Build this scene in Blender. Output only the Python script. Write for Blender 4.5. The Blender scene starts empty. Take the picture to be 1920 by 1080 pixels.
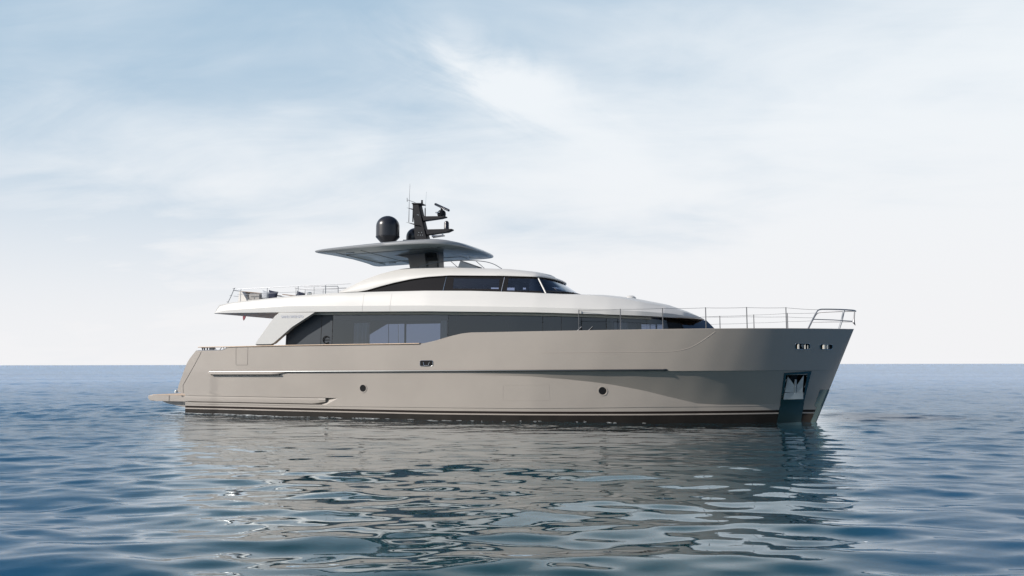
import bpy, bmesh, math, random
import numpy as np
from mathutils import Vector, Matrix, Euler

SC = bpy.context.scene
COL = SC.collection
rad = math.radians

# ------------------------------------------------------------------ camera
cam_d = bpy.data.cameras.new('camera'); cam = bpy.data.objects.new('camera', cam_d); COL.objects.link(cam)
cam_d.sensor_width = 36.0; cam_d.lens = 27.912; cam_d.clip_start = 0.1; cam_d.clip_end = 60000
cam.matrix_world = (Matrix.Translation((0, 0, 2.37)) @ Matrix.Rotation(rad(90 + 5.498), 4, 'X')
                    @ Matrix.Rotation(-0.0016, 4, 'Z'))
SC.camera = cam

# ------------------------------------------------------------------ sun, sky, exposure
SUN_AZ, SUN_EL = rad(69), rad(29)          # azimuth: from straight behind the camera towards the left
sdir = Vector((-math.sin(SUN_AZ) * math.cos(SUN_EL), -math.cos(SUN_AZ) * math.cos(SUN_EL), math.sin(SUN_EL)))
sun_d = bpy.data.lights.new('sun', 'SUN'); sun_d.energy = 4.9; sun_d.angle = rad(0.53); sun_d.color = (1, 0.945, 0.87)
sun = bpy.data.objects.new('sun', sun_d); COL.objects.link(sun)
sun.rotation_euler = sdir.to_track_quat('Z', 'Y').to_euler(); sun.location = sdir * 200
SC.view_settings.view_transform = 'Standard'; SC.view_settings.look = 'None'
SC.view_settings.exposure = 0.0; SC.view_settings.gamma = 1.0
SC.render.film_transparent = False
SC.cycles.max_bounces = 10; SC.cycles.transparent_max_bounces = 16
SC.cycles.caustics_reflective = False; SC.cycles.caustics_refractive = False


class NT:
    """small helper for building node trees"""
    def __init__(s, tree): s.t = tree; s.n = tree.nodes; s.l = tree.links
    def add(s, kind, **kw):
        n = s.n.new(kind)
        for k, v in kw.items(): setattr(n, k, v)
        return n
    def put(s, sock, v):
        if isinstance(v, bpy.types.NodeSocket): s.l.new(v, sock)
        else: sock.default_value = v
    def math(s, op, a, b=0.0, clamp=False):
        n = s.add('ShaderNodeMath', operation=op, use_clamp=clamp); s.put(n.inputs[0], a); s.put(n.inputs[1], b); return n.outputs[0]
    def mix(s, f, a, b):
        n = s.add('ShaderNodeMix', data_type='RGBA'); s.put(n.inputs[0], f); s.put(n.inputs[6], a); s.put(n.inputs[7], b); return n.outputs[2]
    def noise(s, vec, scale, detail=4.0, rough=0.5, dist=0.0):
        n = s.add('ShaderNodeTexNoise'); s.put(n.inputs['Vector'], vec); n.inputs['Scale'].default_value = scale
        n.inputs['Detail'].default_value = detail; n.inputs['Roughness'].default_value = rough
        n.inputs['Distortion'].default_value = dist; return n.outputs['Fac']
    def ramp(s, f, lo, hi, a=0.0, b=1.0):
        n = s.add('ShaderNodeMapRange', interpolation_type='SMOOTHSTEP'); s.put(n.inputs[0], f)
        n.inputs[1].default_value = lo; n.inputs[2].default_value = hi; n.inputs[3].default_value = a; n.inputs[4].default_value = b
        return n.outputs[0]
    def comb(s, x, y, z):
        n = s.add('ShaderNodeCombineXYZ'); s.put(n.inputs[0], x); s.put(n.inputs[1], y); s.put(n.inputs[2], z); return n.outputs[0]


def make_world():
    w = bpy.data.worlds.new('World'); SC.world = w; w.use_nodes = True
    t = NT(w.node_tree); t.n.clear()
    sky = t.add('ShaderNodeTexSky', sky_type='NISHITA'); sky.sun_disc = False
    sky.sun_elevation = SUN_EL; sky.sun_rotation = math.atan2(sdir.x, sdir.y)
    sky.air_density = 1.0; sky.dust_density = 0.6; sky.ozone_density = 1.6
    tc = t.add('ShaderNodeTexCoord'); sp = t.add('ShaderNodeSeparateXYZ'); t.l.new(tc.outputs['Generated'], sp.inputs[0])
    x, y, z = sp.outputs
    zz = t.math('MAXIMUM', z, 0.0)
    den = t.math('ADD', zz, 0.22)
    px, py = t.math('DIVIDE', x, den), t.math('DIVIDE', y, den)
    p = t.comb(px, py, 0.0)
    big = t.noise(t.comb(t.math('MULTIPLY', px, 0.9), t.math('MULTIPLY', py, 1.3), 3.1), 1.15, 5, 0.52, 0.35)
    wisp = t.noise(t.comb(t.math('ADD', px, t.math('MULTIPLY', py, 0.6)), t.math('MULTIPLY', py, 1.9), 7.7), 1.9, 9, 0.62, 0.9)
    front = t.ramp(y, -0.35, 0.55)
    # how far the thin high cloud veils the blue: fully near the horizon and towards the right
    bias = t.math('ADD', t.math('MULTIPLY', zz, -2.6), t.math('MULTIPLY', x, 0.62))
    bias = t.math('ADD', bias, t.ramp(zz, 0.40, 0.62, 0.0, -1.6))
    v = t.math('ADD', t.math('ADD', bias, 1.08), t.math('MULTIPLY', t.math('SUBTRACT', big, 0.5), 2.0))
    v = t.math('ADD', v, t.math('MULTIPLY', t.math('SUBTRACT', wisp, 0.5), 0.75))
    # one brighter plume of cirrus straight ahead, high up
    ax = t.math('DIVIDE', x, t.math('MAXIMUM', y, 0.2)); ex = t.math('ADD', zz, t.math('MULTIPLY', ax, 0.30))
    g1 = t.math('POWER', t.math('DIVIDE', t.math('ADD', ax, 0.03), 0.13), 2.0); g2 = t.math('POWER', t.math('DIVIDE', t.math('SUBTRACT', ex, 0.338), 0.040), 2.0)
    plume = t.math('EXPONENT', t.math('MULTIPLY', t.math('ADD', g1, g2), -1.0))
    rag = t.noise(t.comb(t.math('MULTIPLY', ax, 6.0), t.math('MULTIPLY', ex, 13.0), 2.2), 1.0, 7, 0.55, 0.6)
    plume = t.math('MULTIPLY', plume, t.math('MULTIPLY', t.ramp(rag, 0.28, 0.70), 1.35))
    v = t.math('ADD', v, plume)
    veil = t.math('MULTIPLY', t.ramp(v, -0.65, 0.85), front)
    low = t.math('MULTIPLY', t.ramp(zz, 0.36, 0.02), 0.97)
    low = t.math('MULTIPLY', low, t.ramp(y, -0.9, 0.4, 0.50, 1.0))
    veil = t.math('MAXIMUM', veil, low)
    # thin milky air below about 35 degrees, clear blue above it
    base = t.mix(t.math('MULTIPLY', t.math('MULTIPLY', front, t.ramp(zz, 0.60, 0.42)), 0.97), sky.outputs[0], (4.15, 5.7, 7.2, 1))
    cloudc = t.mix(t.ramp(zz, 0.0, 0.35), (8.95, 8.95, 9.10, 1), (8.65, 9.1, 9.5, 1))
    col = t.mix(veil, base, cloudc)
    bg = t.add('ShaderNodeBackground'); bg.inputs[1].default_value = 0.1; t.l.new(col, bg.inputs[0])
    out = t.add('ShaderNodeOutputWorld'); t.l.new(bg.outputs[0], out.inputs[0])

make_world()

# ------------------------------------------------------------------ yacht frame: x forward, y to starboard (towards the camera), z up from the water
TH = 0.347; YX, YY = -17.567, 43.523
H = Vector((math.cos(TH), -math.sin(TH), 0)); S = Vector((-math.sin(TH), -math.cos(TH), 0))
def to_world(x, y, z): return Vector((YX, YY, 0)) + H * x + S * y + Vector((0, 0, z))
BASE = {}                                   # local base of every root, so child meshes keep the root's frame

def tag(o, label=None, cat=None, group=None, kind=None):
    if label: o['label'] = label
    if cat: o['category'] = cat
    if group: o['group'] = group
    if kind: o['kind'] = kind
    return o
def thing(name, base, label, cat, group=None):
    o = bpy.data.objects.new(name, None); COL.objects.link(o); o.empty_display_size = 0.2
    o.location = to_world(*base); o.rotation_euler = (0, 0, -TH); BASE[o.name] = base
    return tag(o, label, cat, group)

class MB:
    """mesh collector, in yacht coordinates"""
    def __init__(s): s.v = []; s.f = []; s.m = []
    def vert(s, p): s.v.append(tuple(p)); return len(s.v) - 1
    def face(s, idx, m=0): s.f.append(tuple(idx)); s.m.append(m)
    def grid(s, rows, m=0, closed=False):
        ids = [[s.vert(p) for p in r] for r in rows]
        for a, b in zip(ids[:-1], ids[1:]):
            n = len(a)
            for i in range(n if closed else n - 1): s.face((a[i], a[(i + 1) % n], b[(i + 1) % n], b[i]), m)
        return ids
    def box(s, x0, x1, y0, y1, z0, z1, m=0):
        i = [s.vert(p) for p in ((x0, y0, z0), (x1, y0, z0), (x1, y1, z0), (x0, y1, z0), (x0, y0, z1), (x1, y0, z1), (x1, y1, z1), (x0, y1, z1))]
        for q in ((0, 1, 2, 3), (4, 5, 6, 7), (0, 1, 5, 4), (1, 2, 6, 5), (2, 3, 7, 6), (3, 0, 4, 7)): s.face([i[k] for k in q], m)
    def prism(s, pts, y0, y1, m=0, bev=0.0):
        """polygon in (x,z) extruded from y0 to y1; bev shrinks both ends a little for a rounded edge"""
        cx = sum(p[0] for p in pts) / len(pts); cz = sum(p[1] for p in pts) / len(pts)
        def ring(y, k):
            r = []
            for px, pz in pts:
                d = math.hypot(px - cx, pz - cz) or 1
                r.append((px - (px - cx) / d * k, y, pz - (pz - cz) / d * k))
            return r
        sg = 1 if y1 > y0 else -1
        rows = [ring(y0, bev), ring(y0 + sg * bev, 0), ring(y1 - sg * bev, 0), ring(y1, bev)] if bev else [ring(y0, 0), ring(y1, 0)]
        ids = s.grid(rows, m, True); s.face(ids[0], m); s.face(ids[-1], m)
    def plan(s, pts, z0, z1, m=0):
        """polygon in (x,y) extruded in z"""
        ids = s.grid([[(a, b, z0) for a, b in pts], [(a, b, z1) for a, b in pts]], m, True); s.face(ids[0], m); s.face(ids[1], m)
    def tube(s, pts, r, n=8, m=0, cap=True):
        P = [Vector(p) for p in pts]; rows = []
        prev = None
        for i, p in enumerate(P):
            a = P[max(i - 1, 0)]; b = P[min(i + 1, len(P) - 1)]; d = (b - a).normalized()
            if prev is None:
                u = d.cross(Vector((0, 0, 1)))
                if u.length < 0.05: u = d.cross(Vector((0, 1, 0)))
                u.normalize()
            else:
                u = (prev - d * prev.dot(d)).normalized()
            prev = u; w = d.cross(u); rr = r[i] if isinstance(r, (list, tuple)) else r
            rows.append([p + (u * math.cos(k * 2 * math.pi / n) + w * math.sin(k * 2 * math.pi / n)) * rr for k in range(n)])
        ids = s.grid(rows, m, True)
        if cap: s.face(ids[0], m); s.face(ids[-1], m)
    def lathe(s, prof, cx, cy, cz, n=32, m=0):
        ids = s.grid([[(cx + r * math.cos(k * 2 * math.pi / n), cy + r * math.sin(k * 2 * math.pi / n), cz + z) for k in range(n)] for r, z in prof], m, True)
        s.face(ids[0], m); s.face(ids[-1], m)
    def build(s, name, mats, parent=None, smooth=True, angle=32, base=None, cls=None):
        me = bpy.data.meshes.new(name)
        b = BASE[parent.name] if parent is not None else (base or (0, 0, 0))
        me.from_pydata([(x - b[0], -(y - b[1]), z - b[2]) for x, y, z in s.v], [], s.f)
        if not isinstance(mats, (list, tuple)): mats = [mats]
        for mt in mats: me.materials.append(mt)
        me.polygons.foreach_set('material_index', s.m)
        bm = bmesh.new(); bm.from_mesh(me); bmesh.ops.recalc_face_normals(bm, faces=bm.faces); bm.to_mesh(me); bm.free()
        if smooth:
            me.polygons.foreach_set('use_smooth', [True] * len(me.polygons)); me.set_sharp_from_angle(angle=rad(angle))
        o = bpy.data.objects.new(name, me); COL.objects.link(o)
        if parent is not None: o.parent = parent; BASE[o.name] = b
        else: o.location = to_world(*b); o.rotation_euler = (0, 0, -TH); BASE[o.name] = b
        return o

def lerp(x, xs, ys): return float(np.interp(x, xs, ys))
def sstep(x, a, b):
    t = min(max((x - a) / (b - a), 0), 1); return t * t * (3 - 2 * t)
def spline(pts, n):
    """Catmull-Rom through points of any dimension"""
    P = [np.array(p, float) for p in pts]; P = [2 * P[0] - P[1]] + P + [2 * P[-1] - P[-2]]; out = []
    segs = len(P) - 3
    for k in range(n + 1):
        t = k / n * segs; i = min(int(t), segs - 1); t -= i; a, b, c, d = P[i:i + 4]
        out.append(tuple(0.5 * (2 * b + (c - a) * t + (2 * a - 5 * b + 4 * c - d) * t * t + (3 * b - a - 3 * c + d) * t ** 3)))
    return out

# ------------------------------------------------------------------ materials
def principled(name, col, rough=0.5, metal=0.0, coat=0.0, spec=0.5, var=0.0, vscale=2.0, bump=0.0, bscale=40.0, rvar=0.0, coat_rough=0.04):
    m = bpy.data.materials.new(name); m.use_nodes = True; t = NT(m.node_tree); b = t.n['Principled BSDF']
    b.inputs['Roughness'].default_value = rough; b.inputs['Metallic'].default_value = metal
    b.inputs['Coat Weight'].default_value = coat; b.inputs['Coat Roughness'].default_value = coat_rough
    b.inputs['Specular IOR Level'].default_value = spec
    c = (*col, 1)
    tc = t.add('ShaderNodeTexCoord')
    if var:
        f = t.noise(tc.outputs['Object'], vscale, 5, 0.55)
        t.put(b.inputs['Base Color'], t.mix(t.ramp(f, 0.3, 0.7), tuple(x * (1 - var) for x in col) + (1,), tuple(min(1, x * (1 + var)) for x in col) + (1,)))
    else: b.inputs['Base Color'].default_value = c
    if rvar:
        f = t.noise(tc.outputs['Object'], vscale * 1.7, 4, 0.6); t.put(b.inputs['Roughness'], t.ramp(f, 0.3, 0.7, rough - rvar, rough + rvar))
    if bump:
        f = t.noise(tc.outputs['Object'], bscale, 3, 0.6); bn = t.add('ShaderNodeBump'); bn.inputs['Strength'].default_value = bump
        bn.inputs['Distance'].default_value = 0.01; t.put(bn.inputs['Height'], f); t.put(b.inputs['Normal'], bn.outputs[0])
    return m

def glass(name, tint, refl=0.06, rough=0.015):
    m = bpy.data.materials.new(name); m.use_nodes = True; t = NT(m.node_tree); t.n.clear()
    tr = t.add('ShaderNodeBsdfTransparent'); tr.inputs[0].default_value = (*tint, 1)
    gl = t.add('ShaderNodeBsdfGlossy'); gl.inputs[0].default_value = (0.90, 0.93, 1.0, 1); gl.inputs['Roughness'].default_value = rough
    fr = t.add('ShaderNodeFresnel'); fr.inputs[0].default_value = 1.5
    f = t.math('ADD', t.math('MULTIPLY', fr.outputs[0], 1.0), refl, True)
    tc = t.add('ShaderNodeTexCoord'); n = t.noise(tc.outputs['Object'], 0.6, 2, 0.5)
    bp = t.add('ShaderNodeBump'); bp.inputs['Strength'].default_value = 0.03; bp.inputs['Distance'].default_value = 0.05
    t.put(bp.inputs['Height'], n); t.put(gl.inputs['Normal'], bp.outputs[0])
    mx = t.add('ShaderNodeMixShader'); t.put(mx.inputs[0], f); t.l.new(tr.outputs[0], mx.inputs[1]); t.l.new(gl.outputs[0], mx.inputs[2])
    o = t.add('ShaderNodeOutputMaterial'); t.l.new(mx.outputs[0], o.inputs[0]); return m

M = {}
M['hull'] = principled('hull_paint', (0.380, 0.338, 0.300), 0.36, 0.0, 0.30, var=0.035, vscale=0.5, coat_rough=0.10, bump=0.25, bscale=0.7)
M['boot'] = principled('boot_stripe_paint', (0.018, 0.012, 0.010), 0.4, 0, 0.0, spec=0.2)
M['anti'] = principled('antifouling_paint', (0.016, 0.013, 0.011), 0.55, spec=0.2, var=0.25, vscale=1.5)
M['stripe'] = principled('pale_stripe_paint', (0.40, 0.35, 0.31), 0.35)
M['white'] = principled('white_gelcoat', (0.60, 0.588, 0.568), 0.42, 0, 0.10, var=0.015, vscale=0.6)
M['soffit'] = principled('soffit_gelcoat', (0.62, 0.58, 0.50), 0.45)
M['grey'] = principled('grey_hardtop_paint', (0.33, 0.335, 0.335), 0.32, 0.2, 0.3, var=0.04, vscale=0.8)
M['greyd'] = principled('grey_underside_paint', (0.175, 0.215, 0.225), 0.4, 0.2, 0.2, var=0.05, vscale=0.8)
M['taupe'] = principled('taupe_paint', (0.23, 0.215, 0.21), 0.4, 0.0, 0.1)
M['dark'] = principled('dark_mast_paint', (0.011, 0.012, 0.016), 0.5, 0, 0.0, spec=0.15, var=0.1, vscale=4)
M['dome'] = principled('dark_radome_shell', (0.020, 0.021, 0.027), 0.32, 0, 0.15)
M['black'] = principled('black_rubber', (0.010, 0.010, 0.011), 0.6, spec=0.15)
M['seam'] = principled('panel_seam', (0.035, 0.032, 0.030), 0.7)
M['steel'] = principled('polished_steel', (0.62, 0.62, 0.62), 0.14, 1.0)
M['rail'] = principled('satin_rail_steel', (0.32, 0.33, 0.35), 0.38, 0.6)
M['steelr'] = principled('rubbing_rail_steel', (0.12, 0.125, 0.13), 0.38, 1.0)
M['steeld'] = principled('dark_anodised_steel', (0.16, 0.16, 0.17), 0.3, 0.9)
M['plate'] = principled('mirror_steel_plate', (0.165, 0.20, 0.19), 0.24, 1.0, bump=0.05, bscale=3)
M['anchor'] = principled('dull_anchor_steel', (0.20, 0.235, 0.26), 0.38, 0.9, var=0.1, vscale=3)
M['teak'] = principled('teak', (0.58, 0.43, 0.31), 0.55, var=0.12, vscale=9)
M['teakd'] = principled('oiled_teak', (0.25, 0.17, 0.12), 0.5, var=0.15, vscale=9)
M['wallp'] = principled('grey_lacquer_panel', (0.072, 0.080, 0.090), 0.3, 0, 0.0, spec=0.12)
M['glass'] = glass('tinted_saloon_glass', (0.52, 0.57, 0.70), 0.055)
M['glassp'] = glass('port_saloon_glass', (0.22, 0.25, 0.31), 0.03)
M['glassd'] = glass('dark_tinted_glass', (0.17, 0.19, 0.26), 0.035)
M['glassw'] = glass('windscreen_glass', (0.30, 0.36, 0.44), 0.10)
M['glassf'] = glass('dark_windscreen_glass', (0.10, 0.14, 0.24), 0.15)
M['frame'] = principled('window_frame_black', (0.016, 0.014, 0.013), 0.07, spec=0.3)
M['interior'] = principled('interior_panelling', (0.050, 0.051, 0.064), 0.6, var=0.15, vscale=1.2)
M['ceil'] = principled('interior_ceiling', (0.16, 0.155, 0.15), 0.7)
M['curtain'] = principled('curtain_fabric', (0.78, 0.75, 0.68), 0.85, bump=0.3, bscale=60)
M['cushion'] = principled('white_canvas', (0.74, 0.71, 0.67), 0.85, bump=0.2, bscale=50)
M['greyfab'] = principled('grey_fabric', (0.33, 0.32, 0.31), 0.9, var=0.1, vscale=8, bump=0.3, bscale=60)
M['palefab'] = principled('pale_grey_fabric', (0.45, 0.47, 0.50), 0.9, bump=0.3, bscale=60)
M['navy'] = principled('navy_fabric', (0.018, 0.024, 0.05), 0.9, var=0.1, vscale=8, bump=0.3, bscale=60)
M['red'] = principled('burgundy_cloth', (0.22, 0.05, 0.07), 0.8)
M['lens'] = principled('pale_lens', (0.75, 0.73, 0.66), 0.2)
M['letter'] = principled('lettering_metal', (0.42, 0.44, 0.52), 0.4, 0.2)
M['deck'] = principled('teak_deck', (0.33, 0.22, 0.14), 0.6, var=0.1, vscale=5)

# ------------------------------------------------------------------ hull shape, half-breadth as a function of (x, z)
DX = [2.0, 4, 7, 11, 15, 19, 22, 24, 26, 27.2, 28.4, 29.5, 30.4, 31.2, 32.0, 32.6, 33.05, 33.3, 33.4]
DY = [3.42, 3.52, 3.64, 3.72, 3.75, 3.74, 3.68, 3.58, 3.40, 3.24, 3.00, 2.66, 2.26, 1.83, 1.28, 0.80, 0.38, 0.12, 0.0]
_dc = np.linspace(2, 33.4, 400); _dv = np.interp(_dc, DX, DY)
_k = np.hanning(17); _k /= _k.sum(); _dvs = np.convolve(np.pad(_dv, 8, mode='edge'), _k, 'valid')
_w = np.clip((33.4 - _dc) / 1.0, 0, 1); _dv = _dvs * _w + _dv * (1 - _w)
def deck_b(x): return float(np.interp(x, _dc, _dv))
def stem_x(z): return 31.83 + max(z, -0.6) * 0.4165
SZ = [(2.317, 0.99), (2.37, 1.259), (2.577, 1.749), (2.953, 2.534), (3.463, 3.08), (3.617, 3.262)]
SZ = spline(SZ, 40)
def stern_x(z):
    if z < 0.96: return 2.83
    return lerp(z, [p[1] for p in SZ], [p[0] for p in SZ])
def sheer_z(x):
    if x < 5.5:
        return lerp(x, [3.3, 5.12, 5.42], [3.065, 3.075, 3.205])
    return lerp(x, [5.4, 9, 15.7, 16.1, 16.5, 17.2, 17.75, 18.15, 21, 33.4], [3.205, 3.235, 3.25, 3.31, 3.39, 3.57, 3.68, 3.715, 3.725, 3.765])
def knuckle_z(x): return 2.02 + 0.0036 * (x - 4)
def stripe(x, k): return [0.385, 0.285, 0.232][k] + max(0, x - 16) * 0.0082
def chine_z(x): return lerp(x, [2, 11.7, 20.9, 25.3, 32], [0.47, 0.49, 0.55, 0.63, 0.68])
def bound_z(x): return lerp(x, [16.5, 18.5, 20.8, 22.2, 23.3, 24.2, 25.28, 26.12, 27.35, 28.2], [1.955, 1.93, 1.87, 1.76, 1.65, 1.52, 1.31, 1.09, 0.78, 0.73])
def recess(x, z):
    """channel along the after hull above the waterline that carries the platform's side ledge"""
    xe = 11.62
    k = min(max((xe - x) / 0.62, 0), 1)
    return 0.17 * k if 0.555 < z < 0.872 else 0.0
def hull_y(x, z):
    d = max(stem_x(z) - x, 0.0); top = deck_b(33.4 - d)
    zk = knuckle_z(x); w = sstep(x, 19, 31)
    zs = 3.75
    if z >= zk:
        ins = (0.02 + 0.27 * w) * (zs - z)
        if z > zk + 0.65: pass
        return top * math.exp(-ins / max(top, 1e-4)) if top > 0 else 0
    su = 0.05 + 0.62 * sstep(x, 16.5, 23.5)
    zb = min(bound_z(x), zk - 0.06)
    ins = (0.02 + 0.27 * w) * (zs - zk) + 0.045 * min(1, d / 0.8) * sstep(x, 4.3, 4.9)
    if z >= zb: ins += su * (zk - z)
    else: ins += su * (zk - zb) + 0.05 * (zb - z)
    zc = chine_z(x)
    if z < zc: ins += 0.02
    ins += recess(x, z)
    return top * math.exp(-ins / max(top, 1e-4)) if top > 1e-4 else 0.0

yacht = thing('yacht', (0, 0, 0), 'long motor yacht with taupe hull, white upper decks and dark windows floating on the sea', 'yacht')

def xcols():
    xs = list(np.arange(0, 1, 1 / 300.0))
    return [1 - (1 - t) ** 1.0 for t in xs] + [1.0]
def in_poly(x, z, poly):
    c = False; n = len(poly)
    for i in range(n):
        (x1, z1), (x2, z2) = poly[i], poly[(i + 1) % n]
        if (z1 > z) != (z2 > z) and x < (x2 - x1) * (z - z1) / (z2 - z1) + x1: c = not c
    return c

POCKET = [(30.768, 1.938), (31.573, 1.971), (31.391, 1.002), (30.615, 0.95)]
def build_hull():
    b = MB(); rows = []; mats = []
    fr = lambda a, c, t: a + (c - a) * t
    def row(zf, m): rows.append(zf); mats.append(m)
    for i in range(15): row(lambda x, t=i / 14: fr(sheer_z(x), knuckle_z(x), t), 0)
    for i in range(17): row(lambda x, t=i / 16: fr(knuckle_z(x) - 0.012, min(bound_z(x), knuckle_z(x) - 0.06), t), 0)
    LZ = [1.85, 1.70, 1.55, 1.40, 1.27, 1.15, 1.04, 0.95, 0.8724, 0.8716, 0.81, 0.74, 0.67, 0.61, 0.5554, 0.5546, 0.53]
    def low(x, k):
        zb = min(bound_z(x), knuckle_z(x) - 0.06); zc = chine_z(x) + 0.004
        return max(min(LZ[k], zb - 0.002 * (k + 1)), zc + 0.0012 * (len(LZ) - k))
    for k in range(len(LZ)): row(lambda x, k=k: low(x, k), 0)
    row(lambda x: chine_z(x) + 0.004, 0)
    row(lambda x: chine_z(x) - 0.004, 0)
    for k in range(3): row(lambda x, k=k: stripe(x, k), 0)
    row(lambda x: 0.0, 0); row(lambda x: -0.6, 0)
    nr = len(rows)
    # horizontal rows near the after recess: snap rows to its edges where they pass close
    pos = []
    for j, zf in enumerate(rows):
        # find end points: iterate because z depends on x at stem and stern
        xs = 2.8
        for _ in range(6): xs = stern_x(zf(xs))
        xe = 32.5
        for _ in range(6): xe = stem_x(zf(xe))
        r = []
        for t in np.linspace(0, 1, 330):
            tt = t + 0.10 * math.sin(math.pi * t) * t * 0.5
            x = xs + (xe - xs) * min(tt, 1); z = zf(x)
            if 30 < j < nr - 6 and x < 12.6:
                for ze in (0.5549, 0.5551, 0.8719, 0.8721): pass
            r.append((x, hull_y(x, z) if t < 1 else 0.0, z))
        pos.append(r)
    ids = {}
    for sgn in (1, -1):
        g = [[b.vert((x, sgn * y, z)) for x, y, z in r] for r in pos]; ids[sgn] = g
        for j in range(nr - 1):
            if j >= nr - 5: m = {nr - 5: 1, nr - 4: 2, nr - 3: 3, nr - 2: 3}[j]
            else: m = 0
            for i in range(len(g[0]) - 1):
                cx = (pos[j][i][0] + pos[j + 1][i + 1][0]) / 2; cz = (pos[j][i][2] + pos[j + 1][i + 1][2]) / 2
                if cx > 29 and in_poly(cx, cz, POCKET): continue
                b.face((g[j][i], g[j][i + 1], g[j + 1][i + 1], g[j + 1][i]), m)
    for j in range(nr - 1):                                           # transom
        m = {nr - 5: 1, nr - 4: 2, nr - 3: 3, nr - 2: 3}.get(j, 0)
        b.face((ids[1][j][0], ids[-1][j][0], ids[-1][j + 1][0], ids[1][j + 1][0]), m)
    # bulwark: capping and inner face
    for sgn in (1, -1):
        rows2 = []
        top = [p for p in pos[0]]
        for dz, dy in ((0.0, 0.0), (0.012, 0.02), (0.012, 0.12), (-0.15, 0.12), (-0.45, 0.12)):
            sh = lambda x: x + min(dz, 0) * 0.45 * sstep(x, 30.5, 32.5)
            rows2.append([(sh(x), sgn * max((y if dz >= 0 else hull_y(sh(x), z + dz)) - dy, 0.0), z + dz) for x, y, z in top])
        b.grid(rows2, 0)
    return b.build('hull', [M['hull'], M['boot'], M['stripe'], M['anti']], yacht, angle=11)
hull = build_hull()

def on_hull(pts, off=0.0): return [(x, hull_y(x, z) + off, z) for x, z in pts]
def dense(pts, n):
    d = [0]
    for a, c in zip(pts[:-1], pts[1:]): d.append(d[-1] + math.dist(a, c))
    return [tuple(np.interp(t, d, [p[k] for p in pts]) for k in range(len(pts[0]))) for t in np.linspace(0, d[-1], n)]
def both(f):
    for s_ in (1, -1): f(s_)
def mir(pts, s_): return [(x, y * s_, z) for x, y, z in pts]

def hull_seams():
    quarter = [(3.79, 3.026), (3.731, 2.896), (3.398, 2.377), (3, 1.803), (2.693, 1.384), (2.711, 0.994)]
    door = [(5.917, 3.202), (5.949, 2.36), (6.628, 2.36), (6.628, 3.195)]
    plate = [(19.569, 1.505), (21.519, 1.53), (21.538, 0.887), (19.544, 0.86)]
    for nm, pts, r, mt in (('quarter_seam', quarter, 0.009, M['seam']), ('boarding_gate_seam', door, 0.006, M['seam'])):
        for s_ in (1, -1): b = MB(); b.tube(mir(on_hull(dense(pts, 50), 0.002), s_), r, 6); b.build(nm, mt, hull)
    for s_ in (1, -1): b = MB(); b.tube(mir(on_hull(dense(plate + plate[:1], 60), -0.001), s_), 0.006, 6); b.build('service_hatch_seam', M['hull'], hull)
    crease = [(21.287, 2.85), (23.115, 2.849), (25.306, 2.856), (26.47, 2.869), (27.094, 2.969), (27.509, 3.152), (27.86, 3.377), (28.231, 3.64)]
    for s_ in (1, -1): b = MB(); b.tube(mir(on_hull(spline(crease, 80), -0.003), s_), 0.010, 8); b.build('topside_crease', M['stripe'], hull)
hull_seams()

def rubbing_rail():
    zr = lambda x: 2.005 + 0.0049 * (x - 4.2)
    for s_ in (1, -1):
        b = MB()
        b.tube(mir([(x, hull_y(x, zr(x) + 0.03) + 0.015, zr(x) + 0.03) for x in np.linspace(4.35, 26.2, 140)], s_), 0.034, 10)
        b.tube(mir([(x, hull_y(x, zr(x) + 0.03) + o, zr(x) + 0.03) for x, o in ((26.2, 0.015), (26.3, 0.0), (26.36, -0.05))], s_), [0.045, 0.04, 0.01], 10)
        b.build('rubbing_strake', M['steelr'], hull)
        b = MB()
        sec = [(0.0, 0.03), (0.05, 0.012), (0.075, -0.02), (0.08, -0.09), (0.0, -0.13)]
        rows = []
        for x in np.linspace(4.2, 9.0, 60):
            k = min(1, (x - 4.2) / 0.35) ** 0.5 * min(1, (9.0 - x) / 0.9)
            y0 = hull_y(x, zr(x) + 0.06) - 0.01
            rows.append([(x, s_ * (y0 + a * k), zr(x) + c * max(k, 0.2)) for a, c in sec])
        b.grid(rows)
        b.build('fender_moulding', M['hull'], hull)
        b = MB(); b.tube(mir([(x, hull_y(x, zr(x) + 0.06) + 0.045, zr(x) - 0.105) for x in np.linspace(4.5, 8.5, 40)], s_), 0.035, 6); b.build('moulding_shade_strip', M['seam'], hull)  # dark strip: shade under the moulding put into colour
rubbing_rail()

def portholes():
    for u in [(12.914, 1.319), (23.691, 1.284)]:
        for s_ in (1, -1):
            x, z = u; y = hull_y(x, z)
            n = 28; e = 0.05
            dydx = (hull_y(x + e, z) - hull_y(x - e, z)) / (2 * e); dydz = (hull_y(x, z + e) - hull_y(x, z - e)) / (2 * e)
            P = lambda r, a, o: (x + r * math.cos(a), s_ * (y + dydx * r * math.cos(a) + dydz * r * math.sin(a) + o), z + r * math.sin(a))
            A = [k * 2 * math.pi / n for k in range(n)]
            b = MB(); b.grid([[P(0.205, a, -0.01) for a in A], [P(0.20, a, 0.014) for a in A], [P(0.165, a, 0.016) for a in A], [P(0.15, a, 0.004) for a in A]], 0, True)
            ring = b.build('porthole', M['hull'], hull)
            b = MB(); b.face([b.vert(P(0.158, a, 0.006)) for a in A]); b.build('pane', M['black'], ring)
portholes()

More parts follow.
